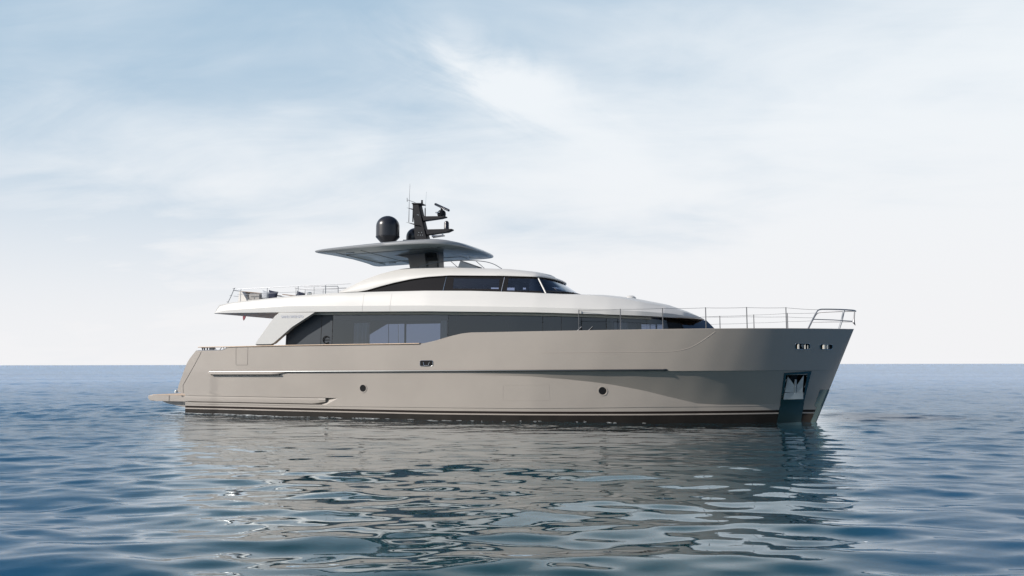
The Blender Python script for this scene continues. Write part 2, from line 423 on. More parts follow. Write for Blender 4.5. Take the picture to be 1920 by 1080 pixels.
def fairlead(px, name, y, bits):
    """polished rim on the topsides, a flat black throat and rollers"""
    pts = px
    x0, x1 = min(p[0] for p in pts), max(p[0] for p in pts); z0, z1 = min(p[1] for p in pts), max(p[1] for p in pts)
    cx, cz, hw, hh = (x0 + x1) / 2, (z0 + z1) / 2, (x1 - x0) / 2, (z1 - z0) / 2
    r = min(hh * 0.55, hw); loop = []
    for qx, qz, a0 in ((1, 1, 0), (-1, 1, 90), (-1, -1, 180), (1, -1, 270)):
        for k in range(6):
            a = rad(a0 + k * 18); loop.append((cx + qx * (hw - r) + r * math.cos(a), cz + qz * (hh - r) + r * math.sin(a)))
    for s_ in (1, -1):
        b = MB(); n = len(loop)
        pos = [Vector((x, s_ * (hull_y(x, z) + 0.006), z)) for x, z in loop]
        b.tube(pos + pos[:1], 0.013, 8, cap=False)
        rim = b.build(name, M['steel'], hull)
        b = MB(); b.face([b.vert((x, s_ * (hull_y(x, z) + 0.004), z)) for x, z in loop]); b.build('throat_shade', M['black'], rim)  # flat black sheet, the opening's shade put into colour
        for f, wd, mode in bits:
            b = MB(); xx = x0 + f * (x1 - x0)
            if mode == 'v':
                for sg in (-1, 1):
                    b.tube([(xx + sg * 0.15, s_ * (hull_y(xx, cz) + 0.02), cz + hh * 0.45), (xx + sg * 0.10, s_ * (hull_y(xx, cz) + 0.03), cz - hh * 0.8)], 0.012, 8)
                b.tube([(xx - 0.10, s_ * (hull_y(xx, cz) + 0.03), cz - hh * 0.8), (xx + 0.10, s_ * (hull_y(xx, cz) + 0.03), cz - hh * 0.8)], 0.014, 8)
            else:
                b.tube([(xx, s_ * (hull_y(xx, cz) + 0.008), cz - hh * 0.9), (xx, s_ * (hull_y(xx, cz) + 0.008), cz + hh * 0.75)], wd, 8)
            b.build('roller', M['steel'], rim)
fairlead([(15.773, 2.545), (16.389, 2.302)], 'mooring_fairlead', 3.7, [(0.5, 0.02, 'v')])
fairlead([(31.15, 3.187), (31.694, 2.951)], 'mooring_fairlead', 1.6, [(0.2, 0.05, 'r'), (0.66, 0.03, 'r'), (0.85, 0.02, 'r')])
fairlead([(32.076, 3.16), (32.551, 2.955)], 'mooring_fairlead', 1.0, [(0.3, 0.07, 'r'), (0.58, 0.03, 'r')])

def anchor_pocket():
    outer = [(30.69, 2.011), (31.734, 2.086), (31.383, 0.773), (30.488, 0.717)]
    inner = POCKET
    for s_ in (1, -1):
        def ring(pts, off, n=14):
            out = []
            for k in range(4): out += dense([pts[k], pts[(k + 1) % 4]], n)[:-1]
            return [(x, s_ * (hull_y(x, z) + off), z) for x, z in out]
        b = MB()
        b.grid([ring(outer, -0.01), ring(outer, 0.02), ring(inner, 0.02), ring(inner, -0.03)], 0, True)
        fr_ = b.build('anchor_pocket', M['plate'], hull)
        b = MB(); r0 = ring(inner, -0.02); r1 = [(x, y - s_ * 0.42, z) for x, y, z in r0]
        ids = b.grid([r0, r1], 0, True); b.face(ids[1]); b.build('recess', M['frame'], fr_)
        # polished plate below the pocket, down to the water
        pl = [(30.504, 0.769), (31.405, 0.803), (31.26, 0.049), (30.328, 0.027)]
        b = MB(); rows = []
        for t in np.linspace(0, 1, 16):
            l = tuple(np.array(pl[0]) * (1 - t) + np.array(pl[3]) * t); r = tuple(np.array(pl[1]) * (1 - t) + np.array(pl[2]) * t)
            zz = lambda p: p[1] if t < 1 else -0.25
            rows.append([(x, s_ * (hull_y(x, z) + 0.022), z) for x, z in dense([(l[0], zz(l)), (r[0], zz(r))], 8)])
        b.grid(rows); b.build('chafe_plate', M['plate'], hull)
    # stem guard wrapping the forefoot
    b = MB()
    for s_ in (1, -1):
        rows = []
        for z in np.linspace(-0.3, 1.33, 26):
            sx = stem_x(z) + 0.012
            back = lerp(z, [-0.3, 0.62, 0.64, 1.33], [0.22, 0.22, 0.33, 0.36])
            rows.append([(x, s_ * (hull_y(x, z) + 0.02) if x < sx - 0.02 else 0.0, z) for x in np.linspace(sx - back, sx, 8)])
        b.grid(rows)
    b.build('stem_guard', M['plate'], hull)
anchor_pocket()

def swim_platform():
    b = MB()
    prof = [(0.2, 0.84), (0.16, 0.72), (0.30, 0.60), (0.5, 0.575), (2.83, 0.575), (2.83, 0.86), (0.3, 0.865)]
    yy = [-3.22, -3.2, -3.05, 3.05, 3.2, 3.22]
    prof2 = lambda k: [(x + (0.35 * k if x < 1 else 0), z) for x, z in prof]
    rows = [[(x, y, z) for x, z in prof2(k)] for y, k in ((-3.24, 1), (-3.21, 0.4), (-3.0, 0), (3.0, 0), (3.21, 0.4), (3.24, 1))]
    ids = b.grid(rows, 0, True); b.face(ids[0]); b.face(ids[-1])
    pf = b.build('swim_platform', M['hull'], yacht, angle=25)
    b = MB(); b.box(0.42, 2.7, -3.05, 3.05, 0.867, 0.885); b.build('teak_decking', M['teak'], pf)
    b = MB(); b.prism([(0.95, 0.573), (1.4, 0.44), (2.1, 0.33), (2.83, 0.26), (2.83, 0.573)], -3.0, 3.0); b.build('bracket', M['hull'], pf)
    for s_ in (1, -1): b = MB(); b.tube([(1.68, s_ * 3.246, 0.58), (1.68, s_ * 3.246, 0.862)], 0.009, 6); b.build('joint_seam', M['seam'], pf)
    # side ledge filling the after part of the hull channel
    for s_ in (1, -1):
        b = MB(); rows = []
        for x in np.linspace(2.84, 10.95, 60):
            yo = hull_y(x, 0.95) + 0.02
            zt = 0.868 - 0.0008 * x; sl = (x > 10.3) * (x - 10.3)
            rows.append([(x, s_ * (yo - 0.18), zt), (x, s_ * (yo - 0.018), zt - 0.01), (x, s_ * (yo - 0.006), 0.79), (x, s_ * (yo - 0.03), 0.60 + 0.14 * sl), (x, s_ * (yo - 0.18), 0.575 + 0.14 * sl)])
        ids = b.grid(rows); b.face(ids[-1]); b.face(ids[0]); b.build('side_ledge', M['hull'], hull, angle=20)
    for s_ in (1, -1):                                                 # sculpted fairing closing the channel ahead of the ledge
        b = MB(); q = lambda x, z, d: (x, s_ * (hull_y(x, 0.90) - 0.004 - d - 0.05 * (0.9 - z)), z)
        v = [b.vert(q(*p)) for p in ((11.64, 0.872, 0), (10.98, 0.556, 0), (10.42, 0.556, 0.16), (11.05, 0.872, 0.16), (11.66, 0.556, 0))]
        b.face((v[0], v[1], v[2], v[3])); b.face((v[0], v[4], v[1])); b.build('ledge_fairing', M['hull'], hull, angle=10)
    for s_ in (1, -1):
        b = MB(); x, z = 2.2, 0.99
        b.lathe([(0.0, -0.03), (0.07, -0.03), (0.075, 0.04), (0.05, 0.10), (0.0, 0.11)], 2.26, s_ * 3.42, 1.03, 16); b.build('stern_light', M['lens'], hull)
swim_platform()

def deck_edge():
    # teak capping along the low part of the bulwark
    for s_ in (1, -1):
        b = MB(); rows = []
        for x in np.linspace(3.6, 15.75, 80):
            z0 = lerp(x, [3.6, 5.4, 9, 15.8], [3.215, 3.217, 3.247, 3.262]); y = deck_b(x) + 0.012
            rows.append([(x, s_ * (y - 0.20), z0), (x, s_ * (y + 0.02), z0), (x, s_ * (y + 0.032), z0 + 0.02), (x, s_ * (y + 0.02), z0 + 0.042), (x, s_ * (y - 0.20), z0 + 0.045)])
        ids = b.grid(rows, 0, True); b.face(ids[0]); b.face(ids[-1]); b.build('cap_rail', M['teak'], yacht)
    # mooring gear in the gap at the stern
    for s_ in (1, -1):
        for u0, u1 in ((376.5, 379), (380.5, 382), (385, 388)):
            (xa, _), (xb, _) = {376.5: (SC_[0]), 380.5: (SC_[1]), 385: (SC_[2])}[u0]
            b = MB(); xm = (xa + xb) / 2
            b.lathe([(0.05, 0), (0.035, 0.03), (0.035, 0.10), (0.06, 0.135)], xm, s_ * 3.36, 3.075, 14); b.build('bollard', M['steeld'], yacht)
        b = MB(); b.box(4.16, 4.42, s_ * 3.30, s_ * 3.40, 3.075, 3.21); b.build('mooring_winch', M['palefab'], yacht)
        for x0, x1 in ((4.5, 4.6), (4.9, 4.8), (5.02, 5.1), (5.2, 5.1)):
            b = MB(); b.tube([(x0, s_ * 3.40, 3.205), (x1, s_ * 3.40, 3.08)], 0.018, 8); b.build('fairlead_roller', M['steel'], yacht)
        b = MB(); b.tube([(x, s_ * (deck_b(x) - 0.01), lerp(x, [3.5, 5.12, 5.42], [3.075, 3.085, 3.2])) for x in np.linspace(3.55, 5.4, 12)], 0.014, 6); b.build('gap_trim', M['steel'], yacht)
    # decks
    b = MB(); L = [(x, max(hull_y(x, 2.3) - 0.12, 0)) for x in np.linspace(3.7, 32.2, 60)]
    b.plan([(x, y) for x, y in L] + [(x, -y) for x, y in L[::-1]], 2.30, 2.36); b.build('main_deck', M['deck'], yacht)
    b = MB(); L = [(x, max(hull_y(x, 3.36) - 0.12, 0)) for x in np.linspace(27.6, 32.9, 30)]
    b.plan(L + [(x, -y) for x, y in L[::-1]], 3.38, 3.44); b.build('foredeck', M['deck'], yacht)
SC_ = [((3.68, 0), (3.78, 0)), ((3.82, 0), (3.88, 0)), ((3.97, 0), (4.07, 0))]
deck_edge()

# ------------------------------------------------------------------ upper deck: the long white band, its roof and soffit
UBX = [4.45, 4.75, 5.6, 8, 12, 16, 19, 21, 22.6, 24, 25.2, 26.1, 26.8, 27.2, 27.42, 27.5]
UBY = [3.50, 3.57, 3.61, 3.66, 3.70, 3.70, 3.66, 3.58, 3.44, 3.2, 2.82, 2.32, 1.62, 0.98, 0.42, 0.0]
def ub(x): return lerp(x, UBX, UBY)
def uzl(x): return lerp(x, [4.45, 10.6, 16, 21, 24.5, 26.4, 27.5], [4.865, 4.785, 4.675, 4.515, 4.36, 4.275, 4.26])
def uzc(x): return lerp(x, [4.45, 5.2, 8.8, 16, 20.9, 24.3, 26.4, 27.5], [4.88, 5.00, 5.10, 4.94, 4.75, 4.585, 4.44, 4.28])
def uzt(x): return lerp(x, [4.45, 4.75, 5.5, 7.4, 9.2, 11.5, 13.8, 15.9, 18, 19.6, 21.8, 23.4, 24.6, 25.9, 26.8, 27.25, 27.5], [4.885, 5.27, 5.38, 5.50, 5.59, 5.65, 5.635, 5.61, 5.54, 5.455, 5.30, 5.22, 5.06, 4.80, 4.56, 4.40, 4.285])
def uin(x): return lerp(x, [4.45, 5.5, 9, 12, 21, 24, 26, 27.5], [0.06, 0.10, 0.11, 0.12, 0.34, 0.58, 0.6, 0.0])
UXS = sorted(set(list(np.linspace(4.45, 27.5, 140)) + list(np.linspace(26, 27.5, 30)) + [4.6]))
def upper_deck():
    b = MB()
    for s_ in (1, -1):
        rows = []
        for x in UXS:
            B = ub(x); zl, zc, zt = uzl(x), uzc(x), uzt(x); i = min(uin(x), B * 0.75)
            hc = lerp(x, [4.45, 11.5, 12, 20, 24, 26, 27.5], [0, 0, 0.05, 0.16, 0.2, 0.17, 0.0])
            o = min(0.004, B * 0.1)
            r = [(x, s_ * max(B - 0.10, 0), zl - 0.0), (x, s_ * B, zl + 0.012), (x, s_ * (B + o), zc - 0.015), (x, s_ * (B + o * 0.8), zc), (x, s_ * max(B - 0.02, 0), zc + 0.01 * (zt - zc))]
            for t in (0.3, 0.6, 0.85): r.append((x, s_ * max(B - 0.02 - i * (t ** 1.25), 0), zc + (zt - zc) * t))
            r.append((x, s_ * max(B - i, 0), zt))
            if x < 11.6:
                r += [(x, s_ * max(B - i - 0.14, 0), zt + 0.005), (x, s_ * max(B - i - 0.16, 0), min(zl + 0.30, zt)), (x, 0, min(zl + 0.30, zt))]
            else:
                for t in (0.25, 0.6, 1.0): r.append((x, s_ * max(B - i, 0) * (1 - t), zt + hc * (1 - (1 - t) ** 2)))
            rows.append(r)
        for a, c in zip(rows[:-1], rows[1:]):
            if len(a) == len(c): b.grid([a, c])
        b.face([b.vert(p) for p in rows[0]])
    ud = b.build('upper_deck', M['white'], yacht, angle=28)
    bm = bmesh.new(); bm.from_mesh(ud.data); bmesh.ops.remove_doubles(bm, verts=bm.verts, dist=0.0005)
    bmesh.ops.recalc_face_normals(bm, faces=bm.faces); bm.to_mesh(ud.data); bm.free()
    ud.data.polygons.foreach_set('use_smooth', [True] * len(ud.data.polygons)); ud.data.set_sharp_from_angle(angle=rad(25))
    b = MB()
    b.grid([[(x, t * max(ub(x) - 0.10, 0), uzl(x) - 0.002) for t in np.linspace(-1, 1, 5)] for x in UXS]); b.build('soffit', M['soffit'], ud)
    for u in (683, 735):
        x = {683: 12.85, 735: 14.25}[u]
        for s_ in (1, -1): b = MB(); b.tube([(x, s_ * (ub(x) + 0.002), uzl(x) + 0.03), (x, s_ * (ub(x) + 0.004), uzc(x))] + [(x, s_ * (ub(x) - 0.02 - uin(x) * t ** 1.25), uzc(x) + (uzt(x) - uzc(x)) * t) for t in (0.05, 0.3, 0.6, 0.85)], 0.005, 6); b.build('panel_seam', M['stripe'], ud)
    b = MB(); b.lathe([(0.0, 0), (0.26, 0), (0.24, 0.07), (0.14, 0.14), (0.0, 0.15)], 24.35, 0.3, 5.24, 24); b.build('vent_dome', M['white'], ud)
    b = MB()
    b.box(6.9, 7.05, -0.1, 0.1, 4.74, 4.84); b.build('soffit_lamp', M['black'], ud)
    return ud
upper = upper_deck()

def wings():
    pts = [(8.387, 4.811), (10.347, 4.777), (9.147, 4.122), (8.136, 3.365), (7.988, 3.317), (7.084, 3.326), (7.17, 3.476), (7.721, 4.16), (8.139, 4.641)]
    for s_ in (1, -1):
        b = MB(); n = len(pts)
        b.prism(pts, s_ * 3.70, s_ * 3.46, 0, 0.03)
        w = b.build('wing_support', M['white'], yacht)
        b = MB(); b.prism([(7.114, 3.346), (8.017, 3.337), (7.96, 3.277), (7.147, 3.285)], s_ * 3.67, s_ * 3.49); b.build('wing_foot', M['seam'], w)
    cu = bpy.data.curves.new('lettering', 'FONT'); cu.body = 'SANLORENZO'; cu.size = 0.26; cu.extrude = 0.006; cu.space_character = 1.12
    to = bpy.data.objects.new('lettering', cu); COL.objects.link(to)
    dg = bpy.context.evaluated_depsgraph_get(); me = bpy.data.meshes.new_from_object(to.evaluated_get(dg)); bpy.data.objects.remove(to)
    (x0, z0), (x1, z1) = [(8.522, 4.552), (9.725, 4.532)]
    w = max(v.co.x for v in me.vertices) - min(v.co.x for v in me.vertices); k = (x1 - x0) / w
    wing = [o for o in bpy.data.objects if o.name.startswith('wing_support')][0]
    for v in me.vertices: v.co = Vector((x0 + v.co.x * k, -(3.703 + v.co.z), z0 + v.co.y * k + (z1 - z0) * v.co.x * k / (x1 - x0)))
    me.materials.append(M['letter']); o = bpy.data.objects.new('lettering', me); COL.objects.link(o); o.parent = wing; BASE[o.name] = (0, 0, 0)
wings()

# ------------------------------------------------------------------ saloon (main-deck house)
GX = [8.47, 11, 16, 20, 22.5, 24, 25.2, 26.1, 26.8, 27.3, 27.7, 27.9]
GY = [3.28, 3.3, 3.32, 3.28, 3.12, 2.86, 2.48, 2.0, 1.5, 0.98, 0.4, 0.0]
def gb(x): return lerp(x, GX, GY)
def glass_strip(xa, xb, s_, inset=0.0, z0=2.4, n=None, lean=0.10, top=None):
    n = n or max(2, int((xb - xa) / 0.3)); rows = []
    for x in np.linspace(xa, xb, n + 1):
        zt = top(x) if top else uzl(x) - 0.02
        front = sstep(x, 25.6, 27.5)
        rows.append([(x + front * 1.40, s_ * max(gb(x) - inset, 0) * (1 - 0.0 * front), 3.2 if z0 > 3 else z0), (x - front * 0.32, s_ * max(gb(x) - inset - lean, 0) * (1 - 0.10 * front), zt)])
    return rows
def saloon():
    h = bpy.data.objects.new('saloon', None); COL.objects.link(h); h.parent = yacht; BASE[h.name] = (0, 0, 0)
    # structure: floor, ceiling, bulkheads
    L = [(x, gb(x) - 0.14) for x in np.linspace(8.6, 27.4, 50)]; P = L + [(x, -y) for x, y in L[::-1]]
    b = MB(); b.plan(P, 2.362, 2.44); b.build('floor', M['interior'], h)
    b = MB(); b.grid([[(x, t * (gb(x) - 0.12), uzl(x) - 0.06) for t in (-1, 0, 1)] for x in np.linspace(8.6, 27.3, 50)]); b.build('ceiling', M['ceil'], h)
    for x in (17.25, 21.4, 24.0): b = MB(); b.box(x, x + 0.08, -(gb(x) - 0.2), gb(x) - (0.2 if x < 20 else 0.3), 2.44, uzl(x) - 0.07); b.build('bulkhead', M['interior'], h)
    # port lining with its windows
    wins = [(9.30, 11.40, 3.3, 4.55), (11.52, 13.52, 3.3, 4.53), (24.27, 24.98, 3.7, 4.33), (25.06, 25.45, 3.7, 4.31), (25.75, 26.3, 3.7, 4.29)]
    b = MB(); xs = [8.6] + [v for w in wins for v in w[:2]] + [27.2]
    yp = lambda x: -(gb(x) - 0.16)
    for i in range(len(xs) - 1):
        xa, xb = xs[i], xs[i + 1]; w = [w for w in wins if w[0] == xa and w[1] == xb]
        seg = list(np.linspace(xa, xb, max(2, int((xb - xa) / 0.4))))
        if not w: b.grid([[(x, yp(x), 2.44) for x in seg], [(x, yp(x), uzl(x) - 0.06) for x in seg]])
        else:
            b.grid([[(x, yp(x), 2.44) for x in seg], [(x, yp(x), w[0][2]) for x in seg]])
            top = (lambda x: lerp(x, [9.3, 10.35], [4.0, 4.55])) if xa == 9.30 else (lambda x: w[0][3])
            b.grid([[(x, yp(x), top(x)) for x in sorted(seg + ([10.35] if xa == 9.3 else []))], [(x, yp(x), uzl(x) - 0.06) for x in sorted(seg + ([10.35] if xa == 9.3 else []))]])
    b.build('port_lining', M['interior'], h)
    # after bulkhead and glazed side panels
    b = MB(); b.box(8.50, 8.56, -3.26, 3.26, 2.40, 4.78); b.build('aft_bulkhead', M['wallp'], h)
    for s_ in (1, -1):
        if s_ < 0:                                                     # to port the glass runs further aft
            b = MB(); b.grid(glass_strip(8.47, 9.2, s_)); b.build('side_panel', M['wallp'], h)
            b = MB(); b.grid(glass_strip(9.22, 11.0, s_)); b.build('window_pane', M['glassp'], h)
        else:
          b = MB(); b.grid(glass_strip(8.47, 10.40, s_)); b.build('side_panel', M['wallp'], h)
          b = MB(); b.grid(glass_strip(10.43, 11.0, s_)); d = b.build('side_door', M['wallp'], h)
          b = MB(); cx, cz = 10.72, 3.52
          A = [rad(40 + k * 12) for k in range(24)]
          b.tube([(cx + 0.165 * math.cos(a), s_ * 3.285, cz + 0.165 * math.sin(a)) for a in A], 0.022, 8)
          b.tube([(cx - 0.16, s_ * 3.285, cz), (cx + 0.18, s_ * 3.285, cz)], 0.010, 8); b.build('handle', M['black'], d)
        for xa, xb, mt in ((11.03, 16.86, 'glass'), (16.88, 21.17, 'glassd'), (21.19, 21.97, 'glassd'), (21.99, 23.82, 'glassd'), (23.85, 26.2, 'glass')):
            if s_ < 0: mt = 'glassp'
            b = MB(); b.grid(glass_strip(xa, xb, s_)); b.build('window_pane', M[mt], h)
        for x in (10.415, 11.015, 16.87, 21.18, 21.98, 23.835): b = MB(); b.tube([(x, s_ * (gb(x) - 0.02), 2.5), (x, s_ * (gb(x) - 0.12), uzl(x) - 0.03)], 0.018, 6); b.build('mullion', M['frame'], h)
        b = MB(); b.grid([[(x, s_ * (gb(x) + 0.03 - sstep(x, 23, 26) * 0.05), uzl(x) - 0.11), (x, s_ * (gb(x) + 0.02 - sstep(x, 23, 26) * 0.05), uzl(x) - 0.004)] for x in np.linspace(8.47, 25.6, 60)]); b.build('head_trim', M['soffit'], h)
        b = MB(); b.grid(glass_strip(26.22, 26.75, s_, -0.01)); b.build('corner_post', M['frame'], h)  # black strip: the visor's shade put into the post's colour
        b = MB(); b.grid(glass_strip(26.77, 27.9, s_)); b.build('windscreen', M['glassf'], h)
    for s_ in (1, -1): b = MB(); b.grid([[(x - 0.1, s_ * max(gb(x) - 0.45, 0), 2.44), (x - 0.4, s_ * max(gb(x) - 0.45, 0), uzl(x) - 0.08)] for x in np.linspace(26.3, 27.6, 10)]); b.build('dash_shroud', M['interior'], h)
    def curtain(xa, xb, s_, z1, nm='curtain'):
        b = MB(); rows = []; n = 60
        for k in range(n + 1):
            x = xa + (xb - xa) * k / n; y = gb(x) - 0.24 + 0.05 * math.sin(k * 0.95) + 0.02 * math.sin(k * 2.3 + 1)
            rows.append([(x, s_ * y, 2.46), (x, s_ * (y - 0.05), z1)])
        b.grid(rows); b.build(nm, M['curtain'], h)
    curtain(12.05, 12.85, 1, 4.28); curtain(16.45, 16.75, 1, 4.3); curtain(24.12, 24.65, 1, 4.10)
    # wiper stalks low on the glass
    for x in (22.65, 23.1):
        b = MB(); b.tube([(x, gb(x) + 0.03, 3.72), (x + 0.2, gb(x + 0.2) + 0.02, 3.92)], 0.014, 6); b.build('wiper', M['steel'], h)
saloon()

# ------------------------------------------------------------------ wheelhouse
def wheelhouse():
    h = bpy.data.objects.new('wheelhouse', None); COL.objects.link(h); h.parent = yacht; BASE[h.name] = (0, 0, 0)
    # half plans, all with the same count, from aft to the centreline in front
    front = [0.0, 0.2, 0.4, 0.6, 0.8, 1.0]
    side = list(np.linspace(10.95, 20.3, 48))
    def plan(xs_f, y_f, xend, xc, p=2.4):
        pts = [(x, y_f(x)) for x in xs_f]
        y0 = y_f(xs_f[-1]); xa = xs_f[-1]
        for k in range(1, 17):
            a = k / 16 * math.pi / 2
            pts.append((xa + (xc - xa) * math.sin(a) ** (2 / p), y0 * math.cos(a) ** (2 / p)))
        pts[-1] = (xc, 0.0); return pts
    yb = lambda x: lerp(x, [10.9, 12, 14, 19, 20.3], [2.62, 2.58, 2.5, 2.42, 2.36])
    yt = lambda x: lerp(x, [10.9, 12, 14, 19, 20.3], [2.60, 2.52, 2.36, 2.16, 2.08])
    ys = lambda x: lerp(x, [10.9, 12, 14, 19, 20.3], [2.56, 2.36, 1.95, 1.72, 1.62])
    base = plan(side, yb, 0, 21.98); top = plan(side, yt, 0, 20.95); vis = plan(side, lambda x: yt(x) + 0.05, 0, 21.08); sh = plan(side, ys, 0, 20.65)
    zb = lambda x: lerp(x, [10.9, 13.8, 16.5, 19, 21.5, 22], [5.70, 5.66, 5.62, 5.51, 5.38, 5.50])
    zt = lambda x: lerp(x, [10.95, 12.0, 12.4, 13.1, 13.8, 14.6, 15.4, 16.5, 19, 20.5, 21.2], [5.75, 5.77, 5.83, 6.00, 6.15, 6.28, 6.355, 6.385, 6.28, 6.19, 6.17])
    zs = lambda x: lerp(x, [10.9, 11.4, 12.1, 12.9, 13.55, 14.0, 14.5, 16.5, 19.2, 20.1, 20.6, 21.2], [5.81, 6.03, 6.35, 6.62, 6.77, 6.85, 6.87, 6.80, 6.63, 6.51, 6.41, 6.25])
    n = len(base)
    # white shell: from the window head up over the roof
    b = MB()
    for s_ in (1, -1):
        rows = []
        for k in range(n):
            v, s0 = vis[k], sh[k]; tp = top[k]; zv = zt(tp[0]); zz = zs(s0[0])
            r = [(tp[0], s_ * tp[1], zv - 0.005), (v[0], s_ * v[1], zv), (v[0], s_ * v[1], zv + min(0.05, (zz - zv) * 0.2))]
            for t in (0.35, 0.6, 0.8, 0.93): r.append((v[0] + (s0[0] - v[0]) * t ** 1.9, s_ * (v[1] + (s0[1] - v[1]) * t ** 1.9), zv + (zz - zv) * t))
            r.append((s0[0], s_ * s0[1], zz))
            r.append((s0[0] - 0.02, s_ * s0[1] * 0.55, zz + 0.06)); r.append((s0[0] - 0.03, 0, zz + 0.08)); rows.append(r)
        b.grid(rows)
    b.build('roof', M['white'], h, angle=40)
    # thin dark drip edge under the head, running aft to a point
    for s_ in (1, -1): b = MB(); b.tube([(top[k][0], s_ * (vis[k][1] + 0.004), zt(top[k][0]) - 0.012) for k in range(n)], 0.018, 6); b.build('drip_edge', M['frame'], h)
    # glazing
    k_of = lambda x: min(range(n), key=lambda k: abs(base[k][0] - x) if k < len(side) else 99)
    def pane(k0, k1, s_, nm, mt, out=0.0, t0=0.0, t1=1.0):
        b = MB(); rows = []
        for k in range(k0, k1 + 1):
            p0 = Vector((base[k][0], s_ * base[k][1], zb(base[k][0]))); p1 = Vector((top[k][0], s_ * top[k][1], zt(top[k][0]) - 0.002))
            if p1.z < p0.z: p1.z = p0.z
            o = Vector((0, s_ * out, 0)); rows.append([tuple(p0.lerp(p1, t0) + o), tuple(p0.lerp(p1, t1) + o)])
        b.grid(rows); return b.build(nm, mt, h)
    kb, kc = k_of(16.4), k_of(19.05); ke = len(side) - 1
    for s_ in (1, -1):
        pane(0, kb, s_, 'quarter_panel', M['frame'])
        pane(kb, kc, s_, 'window_pane', M['glass']); pane(kc, ke, s_, 'window_pane', M['glass'])
        # black borders printed on the panes
        for a, c in ((kb, kb + 2), (kc - 1, kc), (kc, kc + 1)): pane(a, c, s_, 'pane_border', M['frame'], 0.006)
        pane(kb + 2, kc - 1, s_, 'pane_border', M['frame'], 0.006, 0.0, 0.22); pane(kb + 2, kc - 1, s_, 'pane_border', M['frame'], 0.006, 0.83, 1.0)
        pane(kc + 1, ke + 3, s_, 'pane_border', M['frame'], 0.006, 0.0, 0.16); pane(kc + 1, ke + 3, s_, 'pane_border', M['frame'], 0.006, 0.88, 1.0)
        for k, dx in ((kb, 0.1), (kc, 0.1)): b = MB(); b.tube([(base[k][0] - 0.06, s_ * (base[k][1] + 0.012), zb(base[k][0]) + 0.02), (top[k][0] + 0.02, s_ * (top[k][1] + 0.012), zt(top[k][0]) - 0.02)], 0.013, 6); b.build('mullion', M['steel'], h)
        pane(ke, ke + 5, s_, 'window_pane', M['glassw'])
        pane(ke + 5, n - 1, s_, 'windscreen', M['glassw'])
        b = MB(); k = ke + 4
        b.tube([(base[k][0], s_ * base[k][1], zb(base[k][0])), (top[k][0], s_ * top[k][1], zt(top[k][0]))], 0.034, 8); b.build('corner_post', M['white'], h)
        for k in (ke + 8, ke + 12):
            b = MB(); p0 = Vector((base[k][0] + 0.05, s_ * base[k][1], zb(base[k][0]) + 0.03)); p1 = Vector((base[k - 4][0] + 0.02, s_ * (base[k - 4][1] + 0.03), zb(base[k - 4][0]) + 0.10))
            b.tube([tuple(p0), tuple(p0.lerp(p1, 0.5) + Vector((0, 0, 0.03))), tuple(p1)], 0.016, 6); b.tube([tuple(p0 - Vector((0, 0, 0.05))), tuple(p0 + Vector((0.02, 0, 0.05)))], 0.035, 8); b.build('wiper', M['black'], h)
    # inside: dark floor, after wall, console
    b = MB(); P = [(x, y - 0.1) for x, y in base if y > 0.15 and x > 14]; b.plan(P + [(x, -y) for x, y in P[::-1]], 5.50, 5.56); b.build('floor', M['interior'], h)
    b = MB(); b.box(15.0, 15.1, -2.3, 2.3, 5.56, 6.30); b.build('aft_wall', M['interior'], h)
    b = MB(); b.prism([(20.2, 5.56), (20.15, 5.80), (20.35, 5.92), (21.3, 5.70), (21.4, 5.56)], -1.7, 1.7); b.build('console', M['interior'], h)
    for y in (-0.8, 0.8): b = MB(); b.box(19.2, 19.4, y - 0.3, y + 0.3, 5.56, 6.12); b.box(19.2, 19.8, y - 0.3, y + 0.3, 5.56, 5.75); b.build('helm_seat', M['greyfab'], h)
wheelhouse()

